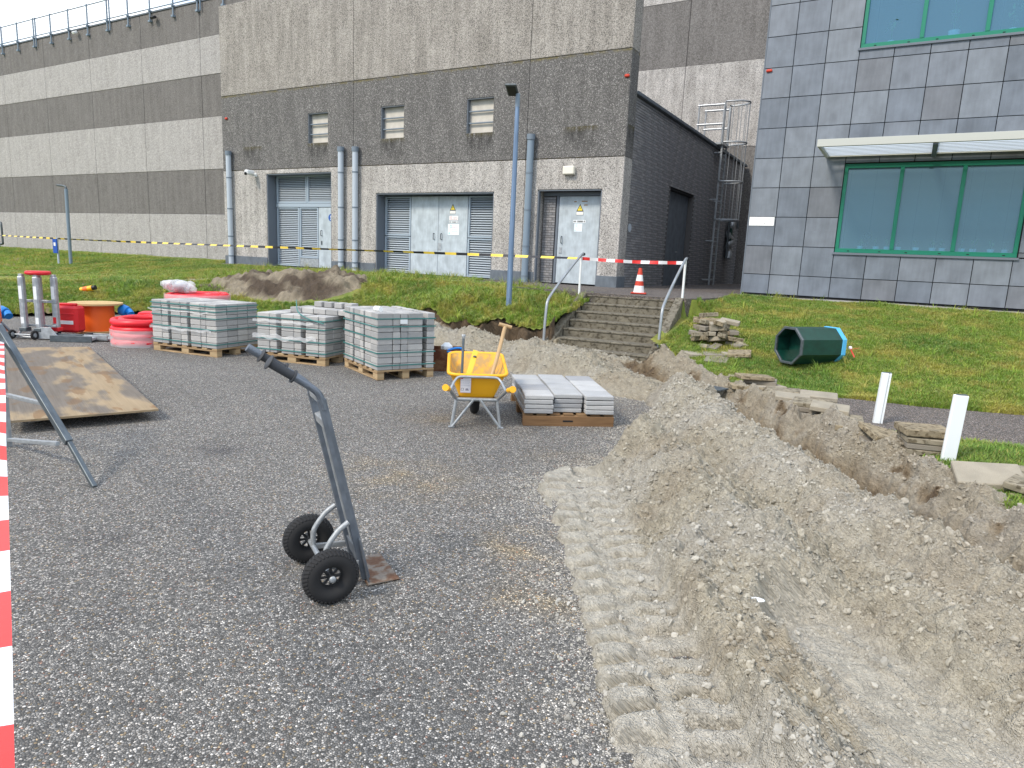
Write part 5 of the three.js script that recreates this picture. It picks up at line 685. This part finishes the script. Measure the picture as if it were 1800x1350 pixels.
function stand(pos, turn, label) {   // barrier stand: upright, slanting brace, two ties
  const t = thing('barrier_stand', label, 'barrier stand', pos, turn); part('post', bar([0, 0, 0], [0.02, 0.97, 0], 0.045, 0.04), M.galv, t);
  part('brace', merge([bar([1.425, 0.0, 0], [1.0, 0.31, 0], 0.03, 0.034), bar([1.09, 0.245, 0.002], [0.03, 0.945, 0.002], 0.046, 0.05)]), M.galvDark, t); part('tie', bar([0.02, 0.06, 0], [0.9, 0.2, 0], 0.03, 0.03), M.galv, t); part('tie', bar([0.02, 0.42, 0], [0.72, 0.46, 0], 0.028, 0.03), M.galv, t); part('hook', tube([[0.02, 0.96, 0], [0.03, 1.03, 0], [0.0, 1.05, 0.02], [-0.03, 1.02, 0.02]], 0.012, 8, 0.5, 16), M.galv, t); return t;
}
stand([-5.95, A(-2.48), -2.48], -0.082, 'galvanised barrier stand with slanting brace in front of the plywood'); stand([-13.6, A(-5), -5.0], 0.25, 'galvanised barrier stand beside the aluminium lifter and orange drum');
tape('barrier_tape', [[-5.876, 0.873, -2.442], [-3.18, 0.993, -1.29], [-0.484, 1.112, -0.137]], 0.075, 0.2, [M.tapeWhite, M.tapeRed], 'red and white barrier tape tied to the stand by the plywood', 0.0, 0.16, 1.4);
{ // orange drum, lifter, case, reel, coils
  const D = thing('traffic_drum', 'orange plastic traffic drum by the far trestle', 'drum', [-12.7, A(-5), -5.08]); part('body', lathe([[0, 0], [0.32, 0], [0.32, 0.1], [0.27, 0.12], [0.25, 0.8], [0.22, 1.05], [0.12, 1.2], [0, 1.24]], 24), M.orange, D); part('band', lathe([[0.268, 0.45], [0.262, 0.62]], 24), M.tapeWhite, D);
  const L = thing('material_lifter', 'aluminium telescopic lifter with red disc top and small wheels', 'lifter', [-11.95, A(-5.5), -5.6], 0.5); L.scale.set(0.86, 1.02, 0.9); const mast = (x, z, i) => { const m = part('mast_tube', merge([bx(x - 0.05, x + 0.05, 0.16, 0.97, z - 0.05, z + 0.05, 0.02), bx(x - 0.032, x + 0.032, 0.97, 1.0, z - 0.032, z + 0.032)]), M.alu, L); part('sticker', bx(x - 0.03, x + 0.03, 0.24, 0.34, z + 0.05, z + 0.052, 0.0005), i % 2 ? M.red : M.white, m); part('sticker', bx(x - 0.03, x + 0.03, 0.62, 0.82, z + 0.05, z + 0.052, 0.0005), M.white, m); part('foot_clamp', bx(x - 0.07, x + 0.07, 0.12, 0.18, z - 0.07, z + 0.07, 0.01), i % 2 ? M.red : M.galvDark, m); };
  [[-0.23, 0.12], [-0.1, -0.12], [0.06, 0.14], [0.24, -0.06]].forEach(([x, z], i) => mast(x, z, i)); part('disc', lathe([[0, 0.99], [0.17, 0.99], [0.2, 1.0], [0.205, 1.025], [0.19, 1.05], [0, 1.05]], 32), M.red, L); part('cross_tie', merge([bx(-0.3, 0.3, 0.56, 0.6, -0.04, 0.0), bx(-0.3, 0.3, 0.19, 0.22, 0.02, 0.06), bx(-0.02, 0.02, 0.56, 0.6, -0.15, 0.15)]), M.galv, L);
  part('base_frame', merge([bar([-0.28, 0.18, 0.1], [-0.34, 0.03, 0.2], 0.05, 0.03), bar([0.2, 0.18, 0.1], [0.4, 0.02, 0.14], 0.05, 0.03), bx(-0.36, 0.42, 0.015, 0.04, 0.1, 0.16), bx(-0.36, 0.42, 0.015, 0.04, -0.24, -0.18), bx(-0.36, -0.3, 0.015, 0.04, -0.18, 0.1), bx(0.36, 0.42, 0.015, 0.04, -0.18, 0.1)]), M.alu, L); part('base_plate', extrude([[0.02, 0.02], [0.46, 0.02], [0.3, 0.2], [0.12, 0.2]], 0.012, [], 0.002).translate(0, 0, 0.19), M.alu, L); part('axle', rod([-0.38, 0.075, 0.24], [0.02, 0.075, 0.24], 0.012), M.galv, L); for (const x of [-0.38, 0.04]) { const w = part('wheel', new THREE.TorusGeometry(0.052, 0.022, 10, 24).rotateY(1.2).translate(x, 0.075, 0.25), M.rubber, L); part('rim', rod([x - 0.02, 0.075, 0.25], [x + 0.02, 0.075, 0.25], 0.036, 16), M.galv, w); }
  const C = thing('tool_case', 'red plastic tool case on wheels behind the lifter', 'case', [-12.05, A(-6), -6.05], 0.55); part('body', T(cbox(0.4, 0.44, 0.26, 0.04), 0.02, 0.28, 0), M.red, C); part('lid_rib', merge([bx(-0.12, 0.16, 0.5, 0.54, -0.04, 0.04, 0.015), bx(-0.14, 0.18, 0.36, 0.38, 0.128, 0.14, 0.004)]), M.red, C); part('handle_mark', bx(-0.06, 0.16, 0.2, 0.26, 0.131, 0.135, 0.001), M.white, C); part('wheel', new THREE.TorusGeometry(0.06, 0.025, 10, 22).translate(-0.12, 0.085, 0.15), M.rubber, C);
  const R = thing('cable_reel', 'orange cable reel with a round plywood flange', 'reel', [-12.25, A(-6.5), -6.62], 0.2); part('drum', rod([0, 0.02, 0], [0, 0.48, 0], 0.28, 28), M.orange, R); part('flange', rod([0, 0.48, 0], [0, 0.51, 0], 0.42, 32), std({ map: woodT, color: rgb(222, 202, 160) }), R); part('flange', rod([0, 0.0, 0], [0, 0.03, 0], 0.36, 32), std({ map: woodT, color: rgb(206, 184, 140) }), R);
  const tray = thing('metal_ramp', 'flat aluminium ramp lying beside the tool case', 'ramp', [-11.3, A(-5.7), -5.75], 0.62); part('ramp_plate', T(cbox(0.62, 0.05, 0.2, 0.01), 0, 0.05, 0), M.alu, tray); part('ramp_edge', merge([bx(-0.31, 0.31, 0.0, 0.1, 0.1, 0.12), bx(-0.31, 0.31, 0.0, 0.1, -0.12, -0.1)]), M.galvDark, tray);
  const tr2 = thing('drain_channel', 'grey channel section lying next to the red tube coil', 'channel', [-11.15, A(-6), -6.05], 0.5); part('channel', merge([T(cbox(0.4, 0.03, 0.24, 0.008), 0, 0.03, 0), bx(-0.2, 0.2, 0.02, 0.1, 0.1, 0.12), bx(-0.2, 0.2, 0.02, 0.1, -0.12, -0.1)]), M.galv, tr2); part('channel_end', bx(-0.2, -0.17, 0.02, 0.11, -0.12, 0.12), M.rubberGrey, tr2);
  const coil = (name, label, pos, n, r, tr, wrapped, top) => {
    const o = thing(name, label, 'tube coil', pos); for (let l = 0; l < n; l++) for (let k = 0; k < (l === n - 1 ? 2 : 1); k++) { const pts = []; const rx = r - k * tr * 1.9, ph = rnd() * 6; for (let q = 0; q < 14; q++) { const a = q / 14 * Math.PI * 2; pts.push([Math.cos(a) * rx * (1 + 0.02 * noise(q, l + k * 7)), tr + l * tr * 1.9 + 0.014 * Math.sin(a + ph) + 0.01 * noise(q * 0.7, l * 3), Math.sin(a) * rx]); } part('tube_turn', tube(pts, tr, 10, 0.5, 64, true), M.tubeRed, o); }
    if (wrapped) { const g = new THREE.CylinderGeometry(r + tr * 1.12, r + tr * 1.06, wrapped, 44, 8, true), p = g.attributes.position; for (let i = 0; i < p.count; i++) { const x = p.getX(i), y = p.getY(i), z = p.getZ(i), a = Math.atan2(z, x), k = 1 + 0.03 * noise(a * 6, y * 9) + 0.02 * noise(a * 17 + 4, y * 22); p.setXYZ(i, x * k, y, z * k); } g.computeVertexNormals(); part('plastic_wrap', plain(g.translate(0, wrapped / 2, 0)), M.film, o); }
    if (top) top(o); return o;
  };
  coil('red_tube_coil', 'coil of red tube half wrapped in film beside the paver bundle', [-10.32, A(-6.3), -6.3], 4, 0.42, 0.056, 0.26, o => part('loose_end', tube([[0.1, 0.42, -0.4], [-0.3, 0.42, -0.46], [-0.75, 0.4, -0.5], [-1.0, 0.36, -0.55]], 0.05, 10, 0.5, 24), M.tubeRed, o));
  coil('red_tube_coil', 'tall stack of red tube coils wrapped in white plastic behind the pavers', [-10.6, A(-7.4), -7.45], 7, 0.46, 0.056, 0.74, o => { const pts = []; for (let k = 0; k < 24; k++) pts.push([rr(-0.56, -0.2), 0.8 + rr(-0.06, 0.11), rr(-0.1, 0.4)]); part('film_tuft', tube(pts, 0.06, 6, 0.9, 90), M.film, o); });
  for (const [x, y, z, l] of [[-11.95, 0.4, -7.0, 'blue cap on the loose end of the red tube'], [-13.1, 0.3, -5.6, 'blue cap lying behind the far trestle']]) { const b = thing('pipe_cap', l, 'pipe cap', [x, A(z) + y, z], 0.4); part('cap', merge([lathe([[0, 0], [0.09, 0], [0.1, 0.03], [0.1, 0.12], [0.07, 0.15], [0, 0.15]], 20).rotateZ(1.2), rod([0.02, 0.02, 0], [0.1, -0.03, 0.05], 0.06, 14)]), M.blue, b); if (y > 0.35) b.position.y = A(z) + 0.34; }
  const can = thing('spray_can', 'yellow and orange spray can lying on the grass bank', 'spray can', [-15.9, landH(-15.9, -8.45) + 0.07, -8.45], 0.5); part('can_body', rod([-0.16, 0, 0], [0.1, 0.06, 0], 0.06, 16), M.yellow, can); part('can_label', rod([-0.1, 0.014, 0], [0.0, 0.037, 0], 0.0615, 16), M.orange, can); part('can_cap', rod([0.1, 0.06, 0], [0.17, 0.076, 0], 0.05, 16), M.black, can);
  const bx1 = thing('rusty_steel_box', 'rusty open steel box of odds and ends behind the pavers', 'box', [-5.42, A(-7.4), -7.55], 0.7); part('box_side', merge([bx(-0.18, 0.28, 0, 0.3, 0.0, 0.02), bx(-0.18, -0.16, 0, 0.3, -0.4, 0), bx(0.26, 0.28, 0, 0.3, -0.4, 0), bx(-0.18, 0.28, 0, 0.3, -0.42, -0.4), bx(-0.16, 0.26, 0, 0.02, -0.4, 0)]), std({ map: rustT, color: rgb(170, 128, 92) }), bx1);
  const rope = thing('blue_strap', 'blue strap and white bag lying in the rusty box', 'strap', [-5.35, A(-7.4) + 0.2, -7.7], 0.5); part('strap_loop', tube([[-0.1, 0.08, 0.1], [0.0, 0.12, 0.05], [0.1, 0.11, 0.0], [0.06, 0.07, 0.1]], 0.016, 8, 0.6, 30, true), M.blue, rope); part('bag', T(cbox(0.16, 0.14, 0.12, 0.05), -0.12, 0.12, 0), M.white, rope);
}
// ---------------------------------------------------------------- right hand side: bin, posts, loose slabs
{
  const b = thing('litter_bin', 'dark green octagonal litter bin lying on the lawn', 'bin', [-0.86, rightH(-1.05, -10.15) + 0.02, -10.35], 0); const oct = (r) => [...Array(8)].map((_, k) => [Math.cos((k + 0.5) * Math.PI / 4) * r, Math.sin((k + 0.5) * Math.PI / 4) * r]), R = 0.262, ap = R * Math.cos(Math.PI / 8), L = 0.74;
  const inner = oct(R - 0.02); const put = (g) => { g.rotateY(-0.67); g.rotateZ(0); return g.translate(0, ap, 0); };
  part('shell', put(extrude(oct(R), L, [inner.slice().reverse()], 0.004)), M.binGreen, b); part('bin_floor', put(extrude(inner.map(p => p.map(v => v * 0.999)), 0.02, [], 0.001).translate(0, 0, 0.5)), M.binGreen, b); part('rim', put(extrude(oct(R + 0.006), 0.03, [oct(R - 0.028).reverse()], 0.003).translate(0, 0, L - 0.01)), M.galvDark, b, 'worn pale rim');
  part('blue_band', put(extrude(oct(R + 0.01), 0.07, [oct(R - 0.01).reverse()], 0.003).translate(0, 0, -0.02)), std({ color: rgb(88, 178, 226) }), b, 'light blue band'); part('back_lid', put(extrude(oct(R), 0.02, [], 0.003).translate(0, 0, 0.002)), M.binGreen, b);
  const r = thing('red_tag', 'red and white scrap of tape at the end of the green bin', 'tape scrap', [-0.6, rightH(-0.6, -10.4) + 0.2, -10.3]); part('scrap', merge([bar([0, 0, 0], [0.1, 0.03, 0.02], 0.03, 0.004), bar([0, 0, 0], [0.06, -0.1, 0.03], 0.03, 0.004)]), M.tapeRed, r); part('knot', T(cbox(0.05, 0.05, 0.04, 0.015), -0.01, 0.02, 0), M.tapeWhite, r);
  for (const [x, z, h, lx, label, turn] of [[-0.12, -7.56, 0.55, 0.045, 'white plastic channel post beside the footpath', 0.3], [0.43, -6.3, 0.6, 0.06, 'white plastic post standing in the verge grass', 0.5]]) { const o = thing('marker_post', label, 'post', [x, landH(x, z) - 0.02, z], turn); const g = extrude(lx < 0.05 ? [[-0.038, -0.022], [0.02, -0.022], [0.02, -0.008], [0.03, -0.008], [0.03, -0.022], [0.045, -0.022], [0.045, 0.022], [-0.038, 0.022]] : [[-0.05, -0.02], [0.05, -0.02], [0.055, 0.0], [0.05, 0.02], [-0.05, 0.02], [-0.055, 0.0]], h, [], 0.004); part('post', g.rotateX(-Math.PI / 2).rotateZ(-0.04), M.pvc, o); part('top_cap', T(cbox(0.08, 0.008, 0.035, 0.003), 0.005 + 0.04 * h, h + 0.002, 0), M.galvDark, o); }
  const loose = (x, z, w, t, d, turn, lift, tilt, label, group) => { const m = one('paving_slab', boxUV(cbox(w, t, d, 0.007), 1.6, rnd(), rnd()), M.old[Math.floor(rnd() * 4)], label, 'paving slab', [x, landH(x, z) + lift + t / 2, z], turn, group); m.rotation.order = 'YXZ'; m.rotation.x = tilt[0]; m.rotation.z = tilt[1]; return m; };
  // broken pavers tossed in a heap beside the stairs
  const G1 = 'paving bricks tossed beside the stairs'; const h0 = [-2.55, -10.7];
  for (let k = 0; k < 46; k++) { const a = rnd() * 6.28, rad = Math.sqrt(rnd()) * 0.48, lay = Math.floor(k / 9); loose(h0[0] + Math.cos(a) * rad * 1.15 * (1 - lay * 0.13), h0[1] + Math.sin(a) * rad * 0.75 * (1 - lay * 0.13), rr(0.2, 0.3), 0.065, rr(0.1, 0.15), rnd() * 3.14, 0.0 + lay * 0.078, [rr(-0.2, 0.3), rr(-0.22, 0.22)], 'old grey paving brick tossed in the heap beside the stairs', G1); }
  const G2 = 'old slabs lying at the foot of the brick heap'; for (const [x, z, l, t] of [[-2.35, -10.0, 0, 0.4], [-2.05, -10.05, 0.0, 1.0], [-2.0, -10.0, 0.055, 0.2], [-2.6, -9.9, 0, 0.8], [-2.25, -9.72, 0, 0.1]]) loose(x, z, 0.32, 0.05, 0.3, t, l, [rr(0, 0.15), rr(-0.1, 0.1)], 'broken grey slab at the foot of the paving brick heap', G2);
  const G3 = 'slabs stacked on the lawn by the green bin'; for (const [x, z, l, t, w] of [[-1.42, -8.55, 0, 0.3, 0.4], [-1.36, -8.5, 0.05, 0.7, 0.4], [-1.44, -8.6, 0.1, 0.15, 0.38], [-1.5, -8.52, 0.15, 0.5, 0.4], [-1.75, -8.75, 0.0, 0.5, 0.3], [-1.45, -9.05, 0, 0.8, 0.34], [-1.8, -9.15, 0, 0.3, 0.3]]) loose(x, z, w, 0.048, 0.3, t, l, [rr(-0.05, 0.1), rr(-0.06, 0.06)], 'weathered slab in the low stack below the green bin', G3);
  const G4 = 'slabs laid along the edge of the footpath'; for (const [x, z, l, t] of [[-1.02, -7.98, 0.0, 0.15], [-0.72, -8.02, 0.05, 0.1], [-0.75, -7.55, 0.0, 0.12], [-0.72, -7.56, 0.05, 0.1], [-0.42, -7.25, 0.0, 0.1], [-1.1, -8.25, 0.02, 0.3]]) loose(x, z, 0.38, 0.05, 0.3, t, l + 0.045, [rr(-0.02, 0.05), 0], 'pale slab lying on the edge of the footpath', G4);
  const G5 = 'stacked edging stones between the white posts'; for (let k = 0; k < 4; k++) loose(0.26 + rr(-0.015, 0.015), -6.5 + rr(-0.02, 0.02), 0.36, 0.046, 0.32, 0.32 + rr(-0.06, 0.06), k * 0.048, [0, 0.0], 'brown grey slab in the neat stack between the white posts', G5); loose(0.25, -6.48, 0.37, 0.06, 0.3, 0.36, 0.2, [0, 0], 'brown grey slab in the neat stack between the white posts', G5);
  const G6 = 'tilted slabs beside the channel post'; loose(-0.05, -6.78, 0.36, 0.05, 0.34, 0.2, 0.0, [0.06, 0], 'slab tilted against the neat stack between the posts', G6); loose(-0.02, -6.72, 0.36, 0.05, 0.34, 0.5, 0.06, [0.16, -0.22], 'slab tilted against the neat stack between the posts', G6);
  const G7 = 'large slabs at the end of the verge'; loose(0.66, -5.85, 0.42, 0.055, 0.34, 0.12, 0.06, [0.22, 0.1], 'large pale slab propped up on the verge grass', G7).material = M.old[0]; loose(1.0, -5.75, 0.44, 0.05, 0.4, -0.35, 0.06, [0.05, -0.1], 'brown edged slab leaning on the large pale slab', G7); loose(1.02, -5.72, 0.42, 0.05, 0.36, -0.3, 0.0, [0, 0], 'slab lying under the brown edged slab on the verge', G7);
  const G8 = 'slabs scattered along the trench edge'; for (const [x, z, l, t] of [[-1.55, -8.3, 0.0, 0.4], [-0.95, -7.75, 0.05, 0.2], [-0.55, -7.45, 0.05, 0.05], [-0.3, -7.0, 0.0, 0.25], [0.95, -6.15, 0.0, 0.3]]) loose(x, z, 0.36, 0.05, 0.3, t, l + 0.045, [rr(-0.04, 0.08), rr(-0.05, 0.05)], 'flat grey slab lying near the trench edge by the footpath', G8);
  // concrete kerb strip and small cover at the head of the trench
  const kb = thing('kerb_stone', 'grey kerb stone along the head of the trench', 'kerb', [-2.85, 0.05, -8.55], -0.87); part('kerb_block', boxUV(bx(0, 1.25, 0, 0.16, -0.06, 0.06, 0.01)), M.old[1], kb);
  const cv = thing('cover_box', 'small concrete box with a dark cover in the trench side', 'cover', [-1.98, 0.06, -8.15], -0.3); part('box_body', T(cbox(0.14, 0.2, 0.14, 0.01), 0, 0.08, 0), M.old[0], cv); part('box_cover', T(cbox(0.34, 0.02, 0.2, 0.005), 0.08, 0.19, 0), M.galvDark, cv);
  const sh = thing('shell_fragment', 'flat white stone lying on the dug soil', 'stone', [-0.42, A(-2.9) + soilAt(-0.42, -2.95)[0] + 0.01, -2.95], 0.3); const sg = new THREE.SphereGeometry(1, 14, 8).scale(0.05, 0.008, 0.022); part('stone', sg, M.white, sh);
}

// ---------------------------------------------------------------- shadows on, draw
scene.traverse(o => { if (o.isMesh) { o.castShadow = true; o.receiveShadow = true; } });
renderer.render(scene, camera);
